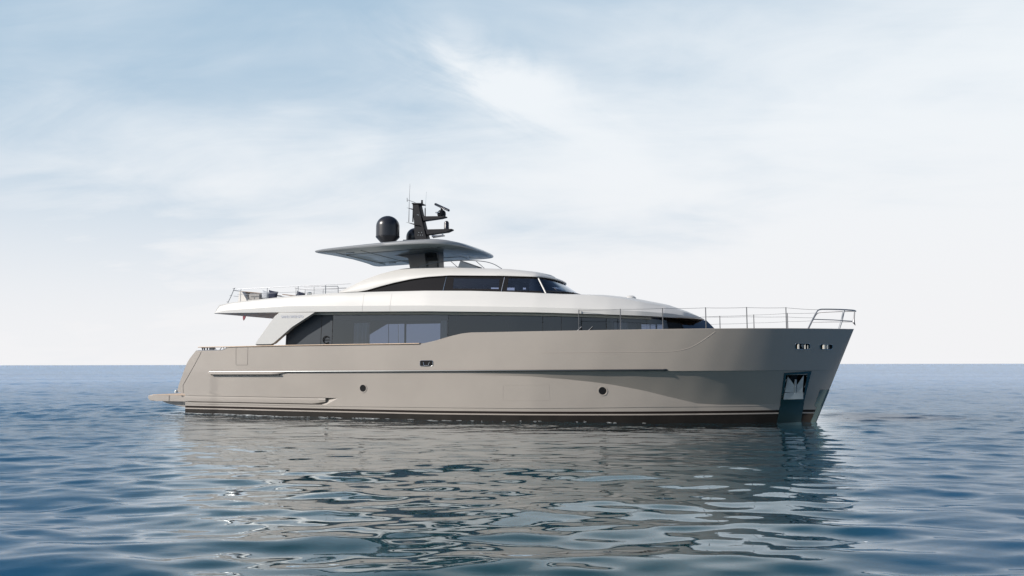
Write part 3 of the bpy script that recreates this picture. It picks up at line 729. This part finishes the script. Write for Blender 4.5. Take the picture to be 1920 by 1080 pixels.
# ------------------------------------------------------------------ hardtop on its pylon
def hardtop():
    edge = [(10.05, 0.0), (9.92, 1.6), (9.75, 2.55), (9.80, 2.95), (10.05, 3.08), (11.5, 3.14), (13.5, 3.14), (15.2, 3.02), (16.2, 2.78), (16.85, 2.2), (17.2, 1.3), (17.34, 0.0)]
    half = spline(edge, 72); ring = half + [(x, -y) for x, y in half[-2:0:-1]]
    cx = 13.4
    def sc(k, e): # inset ring
        out = []
        for x, y in ring:
            d = math.hypot((x - cx) / 3.8, y / 3.1) or 1
            out.append((x - (x - cx) / 3.8 / d * k, y - y / 3.1 / d * k))
        return out
    th = lambda x: lerp(x, [9.7, 10.4, 12.5, 14.5, 16.0, 16.8, 17.3], [0.085, 0.125, 0.17, 0.20, 0.22, 0.19, 0.10])
    zc = lambda x: lerp(x, [9.7, 11, 12.5, 14.5, 15.6, 16.3, 16.9, 17.34], [7.69, 7.72, 7.755, 7.80, 7.80, 7.775, 7.725, 7.66])
    b = MB()
    rows = []
    for k, zf in ((1.5, 1.5), (0.9, 1.42), (0.42, 1.25), (0.14, 1.0), (0.03, 0.72), (0.0, 0.4), (0.015, 0.06), (0.05, 0.0)):
        rows.append([(x, y, zc(x) + th(x) * zf) for x, y in sc(k, 0)])
    ids = b.grid(rows, 0, True); b.face(ids[0])
    ht = b.build('hardtop', M['grey'], yacht, angle=40)
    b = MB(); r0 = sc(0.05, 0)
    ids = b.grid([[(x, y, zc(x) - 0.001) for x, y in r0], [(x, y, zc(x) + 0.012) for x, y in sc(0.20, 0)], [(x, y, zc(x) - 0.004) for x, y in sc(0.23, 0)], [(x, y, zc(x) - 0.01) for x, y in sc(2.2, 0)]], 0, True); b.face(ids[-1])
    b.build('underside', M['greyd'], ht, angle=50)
    zz = lambda x: zc(x) - 0.012
    for pts in ([(10.6, -2.4), (10.6, 2.4)], [(12.0, -2.5), (12.0, 2.5)], [(15.4, -2.3), (15.4, 2.3)]): b = MB(); b.tube([(x, y, zz(x)) for x, y in dense(pts, 8)], 0.012, 6); b.build('panel_seam', M['seam'], ht)
    for y in (-1.6, 1.6): b = MB(); b.tube([(x, y, zz(x)) for x in np.linspace(10.6, 16.4, 16)], 0.012, 6); b.build('panel_seam', M['seam'], ht)
    for x, y in ((11.2, 2.1), (11.2, -2.1), (15.9, 1.9), (16.2, -1.0), (15.9, -1.9)):
        b = MB(); b.box(x - 0.2, x + 0.2, y - 0.05, y + 0.05, zz(x) - 0.012, zz(x) + 0.01); b.build('downlight', M['frame'], ht)
    # pylon
    prof = [(13.49, 7.016), (13.426, 7.493), (13.278, 7.632), (12.777, 7.736), (11.912, 7.831), (11.911, 7.911), (13.216, 7.873), (15.008, 7.784), (15.043, 6.95)]
    b = MB(); b.prism(prof, -0.32, 0.32, 0, 0.05); py = b.build('hardtop_pylon', M['taupe'], yacht)
    b = MB(); b.prism([(14.392, 6.977), (14.269, 7.793), (14.899, 7.762), (15.076, 6.948)], 0.322, 0.34); b.build('recess_panel', M['frame'], py)
    b = MB(); b.box(14.5, 14.95, 0.342, 0.355, 6.9, 7.35); b.build('locker_door', M['taupe'], py)
hardtop()

# ------------------------------------------------------------------ mast, radomes and aerials
def mastwork():
    mz = lambda pts: [(740 + x / 9.0, 340 + y / 9.0) for x, y in pts]
    P = bpy.data.objects.new('mast', None); COL.objects.link(P); P.parent = yacht; BASE[P.name] = (0, 0, 0)
    b = MB()
    b.prism([(13.524, 10.273), (13.848, 10.25), (14.009, 9.641), (14.146, 9.128), (14.377, 8.308), (13.649, 8.293), (13.618, 9.251)], -0.22, 0.22, 0, 0.03)
    b.prism([(13.046, 8.219), (13.161, 8.48), (14.449, 8.41), (14.567, 8.139)], -0.5, 0.5, 0, 0.04)
    b.build('column', M['dark'], P)
    b = MB(); b.prism([(13.493, 10.334), (14.035, 10.29), (14.03, 10.248), (13.524, 10.267)], -0.26, 0.26); b.build('top_plate', M['dark'], P)
    b = MB(); (xa, za), = [(13.941, 10.3)]; b.lathe([(0.05, 0), (0.05, 0.09), (0.035, 0.10), (0.035, 0.12), (0.05, 0.13), (0.05, 0.18), (0.02, 0.19)], xa, 0, za, 14); b.build('masthead_light', M['dark'], P)
    b = MB(); b.prism([(14.009, 9.649), (15.265, 9.578), (15.265, 9.53), (15.011, 9.481), (14.076, 9.421)], -0.16, 0.16, 0, 0.02); b.build('radar_arm', M['dark'], P)
    b = MB(); b.prism([(14.179, 8.982), (15.617, 8.928), (15.617, 8.878), (15.365, 8.786), (14.278, 8.711)], -0.16, 0.16, 0, 0.02); b.build('lamp_arm', M['dark'], P)
    b = MB(); b.prism([(13.194, 9.39), (13.888, 9.219), (13.976, 9.165), (13.653, 9.228)], -0.3, 0.3); b.build('aerial_shelf', M['dark'], P)
    b = MB(); b.prism([(13.218, 10.116), (13.556, 10.039), (13.556, 10.004)], -0.25, 0.25); b.build('aerial_shelf', M['dark'], P)
    # radar scanner
    (x0, z0), (x1, z1) = [(14.679, 10.229), (15.4, 9.873)]
    b = MB(); c, s0 = math.cos(math.atan2(z1 - z0, x1 - x0)), math.sin(math.atan2(z1 - z0, x1 - x0)); L = math.hypot(x1 - x0, z1 - z0)
    sec = []
    for a in range(10):
        q = a * math.pi / 5; sec.append((0.13 * math.cos(q), 0.065 * math.sin(q) * (1 if abs(math.sin(q)) < .9 else 1)))
    rows = []
    for t, k in ((-0.02, 0.5), (0.0, 0.95), (0.03, 1), (L - 0.03, 1), (L, 0.95), (L + 0.02, 0.5)):
        rows.append([(x0 + t * c - q * s0 * k, p * k, z0 + t * s0 + q * c * k) for p, q in sec])
    ids = b.grid(rows, 0, True); b.face(ids[0]); b.face(ids[-1]); sc_ = b.build('radar_scanner', M['steeld'], P)
    (xp, zp), = [(15.015, 9.634)]
    b = MB(); b.lathe([(0.20, 0), (0.215, 0.06), (0.20, 0.18), (0.13, 0.26), (0.06, 0.28), (0.06, 0.36)], xp, 0, zp, 24); b.build('gearbox', M['dark'], sc_)
    b = MB(); b.lathe([(0.0, 0), (0.12, 0.01), (0.125, 0.05), (0.0, 0.07)], xp - 0.12, 0.18, zp + 0.10, 20); b.build('searchlight', M['steel'], P)
    (xl, zl), = [(15.284, 8.943)]
    b = MB(); b.lathe([(0.125, 0), (0.125, 0.10), (0.12, 0.11), (0.12, 0.30), (0.10, 0.37), (0.05, 0.41), (0.0, 0.42)], xl, 0, zl, 24); b.build('camera_dome', M['dome'], P)
    b = MB()
    pts = [(14.533, 8.643), (14.85, 8.639), (15.166, 8.66)]; b.tube([(x, 0.05, z) for x, z in pts], [0.06, 0.03, 0.03], 10); b.tube([(x, -0.08, z - 0.02) for x, z in pts], [0.06, 0.03, 0.03], 10)
    (xh, zh), = [(15.079, 8.744)]; b.tube([(xh, 0, zh + 0.03), (xh, 0, zh - 0.1)], 0.04, 8); b.build('horn', M['steel'], P)
    def rod(px, r, nm, mt, y=0.0):
        b = MB(); b.tube([(x, y, z) for x, z in px], r, 6); b.build(nm, mt, P)
    rod([(13.274, 9.412), (13.287, 10.516), (13.319, 11.353)], [0.022, 0.012, 0.006], 'whip_aerial', M['steeld'], 0.1)
    rod([(13.445, 9.428), (13.472, 10.381)], [0.035, 0.035], 'vhf_aerial', M['dark'])
    rod([(13.592, 9.419), (13.584, 10.118)], [0.014, 0.014], 'vhf_aerial', M['dark'], 0.15)
    rod([(14.125, 9.439), (14.119, 10.081)], [0.03, 0.03], 'vhf_aerial', M['dark'])
    rod([(14.172, 10.024), (14.231, 10.877)], [0.008, 0.005], 'whip_aerial', M['steel'], 0.1)
    rod([(13.581, 10.387), (13.284, 10.503), (13.15, 10.553)], [0.012, 0.012, 0.012], 'anemometer', M['steeld'])
    rod([(13.113, 10.664), (13.121, 10.474)], [0.016, 0.02], 'anemometer_cup', M['steeld'])
    for p in ((783, 403), (785.5, 403.5), (786, 436), (791, 436), (784.5, 441), (789, 441), (793, 441)):
        x, z = BOLT[p]; b = MB(); b.tube([(x, 0.2, z), (x, 0.235, z)], 0.016, 6); b.build('bolt', M['steel'], P)
    # large radome on its pedestal, clear of the hardtop
    (xr, zr), = [(12.381, 8.355)]; R = 0.575
    b = MB(); prof = [(0.34, 0.0), (0.38, 0.04), (0.575, 0.25), (0.59, 0.28)] + [(0.59, 0.31), (0.575, 0.32), (0.575, 0.80)] + [(0.575 * math.cos(a), 0.80 + 0.53 * math.sin(a)) for a in np.linspace(0.1, math.pi / 2 - 0.02, 14)]
    b.lathe(prof, xr, 0.6, zr, 48); r = b.build('radome', M['dome'], yacht, angle=30)
    b = MB(); b.lathe([(0.34, 7.80 - zr), (0.30, 7.9 - zr), (0.26, 0.02), (0.30, 0.04)], xr, 0.6, zr, 32); b.build('pedestal', M['grey'], r)
    (xr, zr), = [(13.269, 8.562)]
    b = MB(); b.lathe([(0.40, -0.05), (0.44, 0.02), (0.44, 0.2)] + [(0.44 * math.cos(a), 0.2 + 0.46 * math.sin(a)) for a in np.linspace(0.1, math.pi / 2 - 0.02, 12)], xr, -0.6, zr, 40); r = b.build('radome', M['dome'], yacht, angle=30)
    b = MB(); b.lathe([(0.34, 7.80 - zr), (0.30, 7.9 - zr), (0.26, -0.05), (0.30, -0.03)], xr, -0.6, zr, 32); b.build('pedestal', M['grey'], r)
BOLT = dict(zip(((783, 403), (785.5, 403.5), (786, 436), (791, 436), (784.5, 441), (789, 441), (793, 441)), [(13.807, 9.718), (13.88, 9.7), (13.904, 8.834), (14.05, 8.826), (13.862, 8.704), (13.993, 8.697), (14.109, 8.69)]))
mastwork()

# ------------------------------------------------------------------ railings
def rails():
    ry = lambda x: max(deck_b(x) - 0.16, 0.0)
    ST = [22.85, 24.55, 26.22, 27.87, 29.40, 30.85]
    ZT = 4.59
    for s_ in (1, -1):
        for i, x in enumerate(ST):
            b = MB(); z0 = sheer_z(x) - 0.02
            b.tube([(x, s_ * ry(x), z0), (x, s_ * ry(x), ZT + 0.01)], [0.021, 0.019], 8); b.build('stanchion', M['steeld'], yacht)
        end = (32.02, s_ * 0.95, 4.52)
        for dz, r in ((0.0, 0.007), (-0.36, 0.006)):
            b = MB(); pts = [(x, s_ * ry(x), ZT + dz - 0.01) for x in ST] + [(32.08, s_ * 1.05, 4.52) if dz == 0 else (31.86, s_ * 1.175, 4.2)]
            dn = []
            for a, c in zip(pts[:-1], pts[1:]):
                for k in range(4):
                    t = k / 4; sag = -0.012 * math.sin(math.pi * t); dn.append((a[0] + (c[0] - a[0]) * t, a[1] + (c[1] - a[1]) * t, a[2] + (c[2] - a[2]) * t + sag))
            b.tube(dn + [pts[-1]], r, 5); b.build('guard_wire', M['steeld'], yacht)
    # low wire
    b = MB(); b.tube([(x, -ry(x), 3.90) for x in (27.0, 27.87, 29.4, 30.85)], 0.012, 5); b.build('guard_wire', M['steeld'], yacht)
    # pulpit
    for s_ in (1, -1):
        b = MB()
        foot = (31.62, s_ * 1.32, 3.72); knee = (32.05, s_ * 1.05, 4.50)
        top = spline([foot, (31.82, s_ * 1.2, 4.12), (32.0, s_ * 1.1, 4.44), (32.12, s_ * 1.02, 4.53), (32.35, s_ * 0.92, 4.545), (32.9, s_ * 0.62, 4.54), (33.38, s_ * 0.28, 4.52), (33.5, 0, 4.50)], 48)
        b.tube(top, 0.026, 8); b.tube([(31.83, s_ * 1.19, 4.14), (32.6, s_ * 0.78, 4.12), (33.35, s_ * 0.22, 4.08)], 0.018, 8)
        b.tube([(33.05, s_ * 0.46, 4.53), (32.95, s_ * 0.44, 4.1), (32.82, s_ * 0.42, 3.72)], 0.026, 8)
        b.build('pulpit', M['rail'], yacht)
    b = MB(); b.tube([(33.46, 0, 4.5), (33.42, 0.0, 4.2), (33.40, 0, 4.05), (33.46, 0, 3.92)], [0.02, 0.03, 0.05, 0.01], 8); b.build('jackstaff', M['steeld'], yacht)
    # after flybridge guard rail
    fy = lambda x: ub(x) - uin(x) - 0.10
    zr = lambda x: lerp(x, [5.6, 8, 11.4], [6.02, 6.04, 6.06])
    for s_ in (1, -1):
        b = MB(); xs = np.linspace(5.75, 12.1, 30); b.tube([(x, s_ * fy(x), zr(x)) for x in xs], 0.013, 8); b.tube([(x, s_ * fy(x), zr(x) - 0.27) for x in np.linspace(5.75, 9.3, 20)], 0.010, 6)
        b.build('flybridge_rail', M['rail'], yacht)
        for x in (5.95, 7.5, 9.25, 10.75):
            b = MB(); b.tube([(x, s_ * fy(x), uzt(x)), (x, s_ * fy(x), zr(x))], 0.014, 8); b.build('flybridge_stanchion', M['rail'], yacht)
    b = MB(); b.tube([(5.35, t * 3.2, 6.0) for t in np.linspace(-1, 1, 8)], 0.018, 8); b.tube([(5.35, t * 3.2, 5.72) for t in np.linspace(-1, 1, 8)], 0.010, 6)
    b.build('flybridge_rail', M['rail'], yacht)
    # stair-well rails amidships on the flybridge
    for y, top, posts in ((1.9, [(8.493, 6.192), (9.41, 6.173), (10.401, 6.151), (10.432, 6.111), (10.441, 5.723)], [(9.076, 6.172), (9.743, 6.148)]),
                          (1.2, [(7.474, 6.237), (7.792, 6.164), (8.076, 6.15), (9.257, 6.136), (10.445, 6.122), (10.491, 6.081), (10.478, 5.976)], [(7.537, 6.222), (8.076, 6.15), (9.134, 6.14)])):
        b = MB(); b.tube([(x, y, z) for x, z in top], 0.02, 8)
        xa, xb = top[0][0], max(p[0] for p in top) - 0.05
        for dz in (0.17, 0.31): b.tube([(xa + 0.05, y, top[2][1] - dz), (xb, y, top[2][1] - dz + 0.02)], 0.009, 6)
        for x, z in posts: b.tube([(x, y, 5.1), (x, y, z)], 0.014, 6)
        b.build('stairwell_rail', M['rail'], yacht)
    # inclined staff at the after corner
    p = [(5.019, 5.393), (5.198, 5.702), (5.36, 6.038), (5.404, 6.115)]
    b = MB(); b.tube([(x, 3.2, z) for x, z in p], 0.018, 6)
    for x, z in p[:3]: b.tube([(x - 0.07, 3.2, z + 0.05), (x + 0.07, 3.2, z + 0.08)], 0.014, 6)
    b.build('ensign_staff', M['rail'], yacht)
    # hoop rail on the wheelhouse roof
    pts = []
    for y, (q,) in ((1.6, [(14.623, 6.925)]), (1.6, [(14.927, 7.025)]), (1.5, [(15.375, 7.118)]), (1.2, [(16.059, 7.199)]), (0.7, [(16.659, 7.263)]), (0.2, [(17.272, 7.252)]), (-0.2, [(17.66, 7.155)]), (-0.5, [(17.984, 6.944)])): pts.append((q[0], y, q[1]))
    b = MB(); b.tube(spline(pts, 60), 0.018, 8)
    b.tube([(x, 1.6, z) for x, z in [(14.734, 6.933), (16.645, 6.85)]], 0.011, 6)
    for (q0, q1), y in (([(16.059, 7.191), (16.442, 6.867)], 1.2), ([(16.998, 7.266), (17.434, 6.891)], 0.4)): b.tube([(q0[0], y, q0[1]), (q1[0], y, q1[1])], 0.015, 6)
    b.build('roof_rail', M['rail'], yacht)
    b = MB(); b.prism([(16.463, 6.839), (16.584, 7.148), (16.638, 7.159), (17.382, 6.875), (17.382, 6.8)], 0.7, 1.3); b.build('deck_locker', M['white'], yacht)
    b = MB(); b.prism([(16.57, 7.167), (16.625, 7.189), (17.435, 6.887), (17.408, 6.858)], 0.65, 1.35); b.build('locker_screen', M['steeld'], yacht)
rails()

# ------------------------------------------------------------------ things lying or hanging on the yacht
def pillow(name, c, w, h, t, tilt, mt, label, yaw=0.0):
    b = MB(); n = 14; rows = []
    R = Euler((0, tilt, yaw)).to_matrix()
    def P(u, v, sg):
        e = (1 - abs(u) ** 3) * (1 - abs(v) ** 3); pin = 1 - 0.07 * (1 - abs(u)) - 0.0
        x = v * w / 2 * (1 - 0.08 * (1 - u * u)); z = u * h / 2 * (1 - 0.08 * (1 - v * v))
        q = R @ Vector((x, sg * t / 2 * max(e, 0) ** 0.6, z)); return (c[0] + q.x, c[1] + q.y, c[2] + h / 2 + q.z)
    for sg in (1, -1): b.grid([[P(-1 + 2 * i / n, -1 + 2 * j / n, sg) for j in range(n + 1)] for i in range(n + 1)])
    o = b.build(name, mt, None, base=c, angle=60); return tag(o, label, 'pillow')
def flybridge_things():
    s = thing('outdoor_sofa', (6.2, 2.2, 5.15), 'low white sofa with grey back cushions on the aft upper deck', 'sofa')
    b = MB(); b.box(5.65, 8.6, 1.6, 3.1, 5.17, 5.52); b.build('seat', M['cushion'], s)
    b = MB(); b.prism([(5.55, 5.17), (5.62, 5.95), (5.8, 5.93), (6.1, 5.52), (6.1, 5.17)], 1.6, 3.14, 0, 0.02); b.build('armrest', M['cushion'], s)
    b = MB(); b.prism([(6.12, 5.53), (6.08, 5.80), (6.15, 5.84), (6.68, 5.82), (6.74, 5.78), (6.72, 5.53)], 2.7, 3.0, 0, 0.03); b.build('cushion', M['greyfab'], s)
    b = MB(); b.prism([(5.5, 5.965), (5.52, 5.99), (6.7, 5.86), (6.68, 5.83)], 1.2, 2.9); b.build('backrest', M['teakd'], s)
    pillow('pillow', (6.95, 2.85, 5.53), 0.46, 0.42, 0.16, 0.25, M['palefab'], 'pale grey pillow leaning against the navy one on the white sofa')
    pillow('pillow', (7.35, 2.8, 5.53), 0.56, 0.42, 0.17, 0.2, M['navy'], 'larger navy pillow standing on the white sofa')
    c = thing('lounge_chair', (8.6, 2.1, 5.15), 'low wooden lounge chair forward of the white sofa', 'chair')
    b = MB(); b.prism([(8.0, 5.66), (8.05, 5.73), (8.95, 5.62), (8.95, 5.55)], 1.5, 2.4, 0, 0.01); b.build('seat', M['greyfab'], c)
    b = MB(); b.prism([(7.45, 5.80), (7.46, 5.84), (8.4, 5.72), (8.4, 5.68)], 1.6, 2.2); b.build('armrest', M['teakd'], c)
    for x, y in ((8.05, 1.55), (8.9, 1.55), (8.05, 2.35), (8.9, 2.35)): b = MB(); b.tube([(x, y, 5.15), (x, y, 5.6)], 0.025, 6); b.build('leg', M['teakd'], c)
    pillow('pillow', (8.72, 2.5, 5.60), 0.50, 0.27, 0.16, 0.3, M['navy'], 'smaller navy pillow on the low wooden lounge chair')
    lt = thing('lantern', (9.1, 2.3, 5.66), 'silver cylinder lantern beside the smaller navy pillow', 'lantern')
    b = MB(); b.lathe([(0.0, -0.5), (0.10, -0.5), (0.11, 0.0), (0.11, 0.17), (0.09, 0.19), (0.0, 0.19)], 9.1, 2.3, 5.66, 20); b.build('body', M['steel'], lt)
    b = MB(); b.lathe([(0.05, 0.19), (0.05, 0.21), (0.0, 0.215)], 9.1, 2.3, 5.66, 16); b.build('lid', M['palefab'], lt)
    # burgundy pennant tip hanging under the aft overhang
    b = MB(); b.prism([(4.186, 4.964), (4.389, 4.904), (4.327, 4.767), (4.247, 4.658), (4.204, 4.742)], 0.98, 1.02); o = b.build('pennant', M['red'], None, base=(5.4, 1.0, 4.75))
    tag(o, 'small burgundy pennant hanging under the white aft overhang', 'pennant')
    a = thing('anchor', (30.8, 1.3, 0.8), 'polished steel anchor stowed in the dark pocket of the bow', 'anchor')
    inn = POCKET
    yq = hull_y(30.85, 1.5) - 0.06
    f1 = [(30.816, 1.875), (31.073, 1.52), (31.072, 1.206), (30.664, 1.223)]; f2 = [(31.433, 1.929), (31.153, 1.541), (31.132, 1.207), (31.359, 1.209)]
    for f in (f1, f2):
        b = MB(); b.prism(f, yq - 0.02, yq - 0.10, 0, 0.015); b.build('fluke', M['anchor'], a)
    b = MB(); b.prism([(30.654, 1.212), (31.39, 1.241), (31.38, 0.96), (30.605, 0.928)], yq + 0.02, yq - 0.12, 0, 0.02); b.build('crown', M['anchor'], a)
    b = MB(); xs = [(31.11, 1.75), (31.081, 1.164)]; b.tube([(x, yq - 0.02, z) for x, z in xs], 0.055, 10); b.build('shank', M['anchor'], a)
flybridge_things()

# ------------------------------------------------------------------ sea
def sea():
    rng = np.random.default_rng(11)
    h = 2.37
    ang = np.concatenate([np.arange(-180, -48, 3.0), np.arange(-48, 48.0001, 0.1), np.arange(51, 180, 3.0)])
    r = [0.5, 2.0, 4.0]
    while r[-1] < 30000:
        q = r[-1]
        r.append(q + (0.045 if q < 16 else 0.045 * (q / 16) ** 0.9 if q < 230 else 0.02 * q if q < 500 else 0.06 * q))
    r = np.array(r); A = np.radians(ang)[None, :]; Rr = r[:, None]
    X = Rr * np.sin(A); Y = Rr * np.cos(A); Z = np.zeros_like(X)
    dr = np.gradient(r)[:, None]
    spac = np.maximum(dr, Rr * np.radians(0.1)) * np.ones_like(X)
    DXo = np.zeros_like(X); DYo = np.zeros_like(X)
    comps = []
    for lam0, n, slope in ((9.0, 5, 0.008), (5.0, 7, 0.014), (2.8, 10, 0.021), (1.6, 13, 0.030), (0.95, 14, 0.030), (0.55, 14, 0.019), (0.33, 12, 0.010)):
        for i in range(n):
            lam = lam0 * math.exp(rng.uniform(-0.28, 0.28)); th = math.radians(-84) + rng.normal(0, 0.42)
            comps.append((lam, th, slope * math.sqrt(2.0 / n), rng.uniform(0, 2 * math.pi)))
    # slow patches of calmer and livelier water
    patch = 1 + 0.28 * np.sin(X * 0.11 + 1.3 + 0.7 * np.sin(Y * 0.07)) * np.sin(Y * 0.13 + 0.4 + 0.8 * np.sin(X * 0.05))
    # wedge fanning from the camera over the hull's reflection, with flatter waves inside
    mirror_wedge = 1 / (1 + np.exp(np.clip((X - 0.385 * np.abs(Y) - 0.2) / 0.55, -50, 50))) / (1 + np.exp(np.clip((-X - 0.412 * np.abs(Y) - 0.2) / 0.55, -50, 50))) / (1 + np.exp(np.clip((Y - 46) / 2.0, -50, 50))) * (Y > 0)
    patch = patch * (0.62 + 0.92 * (1 - mirror_wedge))
    patch = patch * (1 + 0.45 * mirror_wedge * np.exp(-((Y - 9) / 8.0) ** 2))
    # short choppy water churned up astern
    wake = np.exp(-((X + 27) / 14) ** 2 - ((Y - 42) / 6.5) ** 2)
    patch = patch * (1 + 0.7 * wake)
    for lam, th, sl, ph in comps:
        k = 2 * math.pi / lam; kx, ky = k * math.cos(th), k * math.sin(th)
        w = np.clip((lam / spac - 3.0) / 3.0, 0, 1)
        p = kx * X + ky * Y + ph + 0.5 * np.sin(0.23 * kx * Y * 0.3 - 0.19 * ky * X * 0.3 + ph * 3)
        a = sl / k * w * (patch if lam < 4 else 0.6 + 0.4 * patch)
        Z += a * np.sin(p)
        DXo -= 0.75 * a * math.cos(th) * np.cos(p) * -1; DYo -= 0.75 * a * math.sin(th) * np.cos(p) * -1
    X = X + DXo; Y = Y + DYo
    def height(wx, wy):
        a = math.degrees(math.atan2(wx, wy)); i = int(np.searchsorted(r, math.hypot(wx, wy))); j = int(np.searchsorted(ang, a)); return float(Z[i, j])
    nr, na = X.shape
    co = np.stack([X, Y, Z], -1).reshape(-1, 3).astype(np.float32)
    idx = np.arange(nr * na).reshape(nr, na); nx = np.roll(idx, -1, axis=1)
    q = np.stack([idx[:-1], nx[:-1], nx[1:], idx[1:]], -1).reshape(-1, 4)
    me = bpy.data.meshes.new('sea')
    me.vertices.add(len(co)); me.vertices.foreach_set('co', co.ravel())
    me.loops.add(q.size); me.loops.foreach_set('vertex_index', q.ravel().astype(np.int32))
    me.polygons.add(len(q)); me.polygons.foreach_set('loop_start', np.arange(0, q.size, 4, dtype=np.int32))
    me.polygons.foreach_set('use_smooth', np.ones(len(q), dtype=bool)); me.update(calc_edges=True)
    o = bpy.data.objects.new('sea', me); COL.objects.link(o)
    tag(o, 'calm blue rippled sea reaching to the horizon around the yacht', 'sea', kind='structure')
    at = me.attributes.new('off_wedge', 'FLOAT', 'POINT'); at.data.foreach_set('value', (1 - mirror_wedge).astype(np.float32).ravel())
    m = bpy.data.materials.new('sea_water'); m.use_nodes = True; t = NT(m.node_tree); t.n.clear()
    geo = t.add('ShaderNodeNewGeometry'); pos = geo.outputs['Position']
    offw = t.add('ShaderNodeAttribute', attribute_name='off_wedge').outputs['Fac']
    sp = t.add('ShaderNodeSeparateXYZ'); t.l.new(pos, sp.inputs[0])
    dist = t.math('SQRT', t.math('ADD', t.math('POWER', sp.outputs[0], 2.0), t.math('POWER', sp.outputs[1], 2.0)))
    murk = t.noise(pos, 0.05, 3, 0.5)
    lv = t.add('ShaderNodeMapping'); lv.inputs['Scale'].default_value = (0.010, 0.034, 1.0); t.l.new(pos, lv.inputs[0])
    lane = t.noise(lv.outputs[0], 1.0, 10, 0.66, 0.4)                     # wind lanes
    calm = t.mix(t.ramp(murk, 0.35, 0.65), (0.010, 0.046, 0.058, 1), (0.012, 0.056, 0.066, 1))  # teal inside the wedge: dark reflections painted into the water colour
    near = t.mix(offw, calm, t.mix(t.ramp(murk, 0.35, 0.65), (0.018, 0.078, 0.150, 1), (0.024, 0.090, 0.172, 1)))
    body = t.mix(t.ramp(dist, 18, 150), near, t.mix(t.ramp(lane, 0.38, 0.66), (0.120, 0.225, 0.385, 1), (0.195, 0.310, 0.485, 1)))   # bluer and paler away from the camera
    mp = t.add('ShaderNodeMapping'); mp.inputs['Scale'].default_value = (0.55, 1.0, 1.0); mp.inputs['Rotation'].default_value = (0, 0, 0.35); t.l.new(pos, mp.inputs[0])
    fine = t.noise(mp.outputs[0], 4.2, 3, 0.5, 0.3); mid = t.noise(mp.outputs[0], 1.1, 4, 0.55, 0.4); big = t.noise(mp.outputs[0], 0.22, 4, 0.55, 0.3)
    hgt = t.math('ADD', t.math('MULTIPLY', fine, t.math('MULTIPLY', t.ramp(dist, 12, 45, 0.0012, 0.006), t.math('ADD', 1.0, t.math('MULTIPLY', offw, 2.2)))), t.math('MULTIPLY', mid, t.ramp(dist, 70, 260, 0.0, 0.16)))
    hgt = t.math('ADD', hgt, t.math('MULTIPLY', big, t.ramp(dist, 150, 500, 0.0, 0.40)))
    bp = t.add('ShaderNodeBump'); bp.inputs['Strength'].default_value = 1.0; bp.inputs['Distance'].default_value = 1.0; t.put(bp.inputs['Height'], hgt)
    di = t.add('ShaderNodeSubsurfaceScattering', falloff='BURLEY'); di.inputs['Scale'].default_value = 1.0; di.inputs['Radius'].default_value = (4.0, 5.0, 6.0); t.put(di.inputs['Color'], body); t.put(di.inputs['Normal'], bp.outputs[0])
    gl = t.add('ShaderNodeBsdfGlossy'); gl.inputs['Color'].default_value = (0.90, 0.955, 1.0, 1); t.put(gl.inputs['Normal'], bp.outputs[0])
    t.put(gl.inputs['Roughness'], t.math('MULTIPLY', t.ramp(dist, 30, 400, 0.012, 0.15), t.ramp(lane, 0.35, 0.65, 0.75, 1.25)))
    fr = t.add('ShaderNodeFresnel'); fr.inputs[0].default_value = 1.34; t.put(fr.inputs['Normal'], bp.outputs[0])
    # reflection strength painted by the wedge: hull's mirror image brighter inside, sky's weaker outside
    keep = t.math('SUBTRACT', 1.0, t.math('MULTIPLY', offw, t.ramp(dist, 15, 250, 0.58, 0.48)))
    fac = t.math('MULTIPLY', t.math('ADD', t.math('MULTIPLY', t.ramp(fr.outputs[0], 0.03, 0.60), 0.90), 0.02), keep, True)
    mx = t.add('ShaderNodeMixShader'); t.put(mx.inputs[0], fac); t.l.new(di.outputs[0], mx.inputs[1]); t.l.new(gl.outputs[0], mx.inputs[2])
    om = t.add('ShaderNodeOutputMaterial'); t.l.new(mx.outputs[0], om.inputs[0])
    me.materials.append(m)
    return height
sea_height = sea()

def foam():
    # scraps of foam where the ripples lap the waterline
    rnd = random.Random(5); b = MB(); fl = []
    for _ in range(150):
        x = 2.6 + 11 * rnd.random() ** 1.6 if rnd.random() < 0.8 else rnd.uniform(12, 26); off = 0.03 + abs(rnd.gauss(0, 0.16)); s0 = rnd.uniform(0.02, 0.075)
        y = hull_y(max(x, 2.9), 0.05) + off
        n = rnd.randint(7, 11); ph = rnd.uniform(0, 6); el = rnd.uniform(1.5, 4.5); pts = []
        for k in range(n):
            a = 2 * math.pi * k / n; q = s0 * rnd.uniform(0.45, 1.1); px, py = x + el * q * math.cos(a), y + q * math.sin(a)
            w = to_world(px, py, 0); pts.append((px, py, sea_height(w.x, w.y) + 0.012))
        c = (sum(p[0] for p in pts) / n, sum(p[1] for p in pts) / n, sum(p[2] for p in pts) / n + 0.008)
        ci = b.vert(c); ids = [b.vert(p) for p in pts]
        for k in range(n): b.face((ci, ids[k], ids[(k + 1) % n]))
    o = b.build('foam', principled('sea_foam', (0.62, 0.65, 0.66), 0.8), None, base=(8, 3.7, 0)); tag(o, 'thin scraps of white foam along the yacht waterline', 'foam', kind='stuff')
foam()
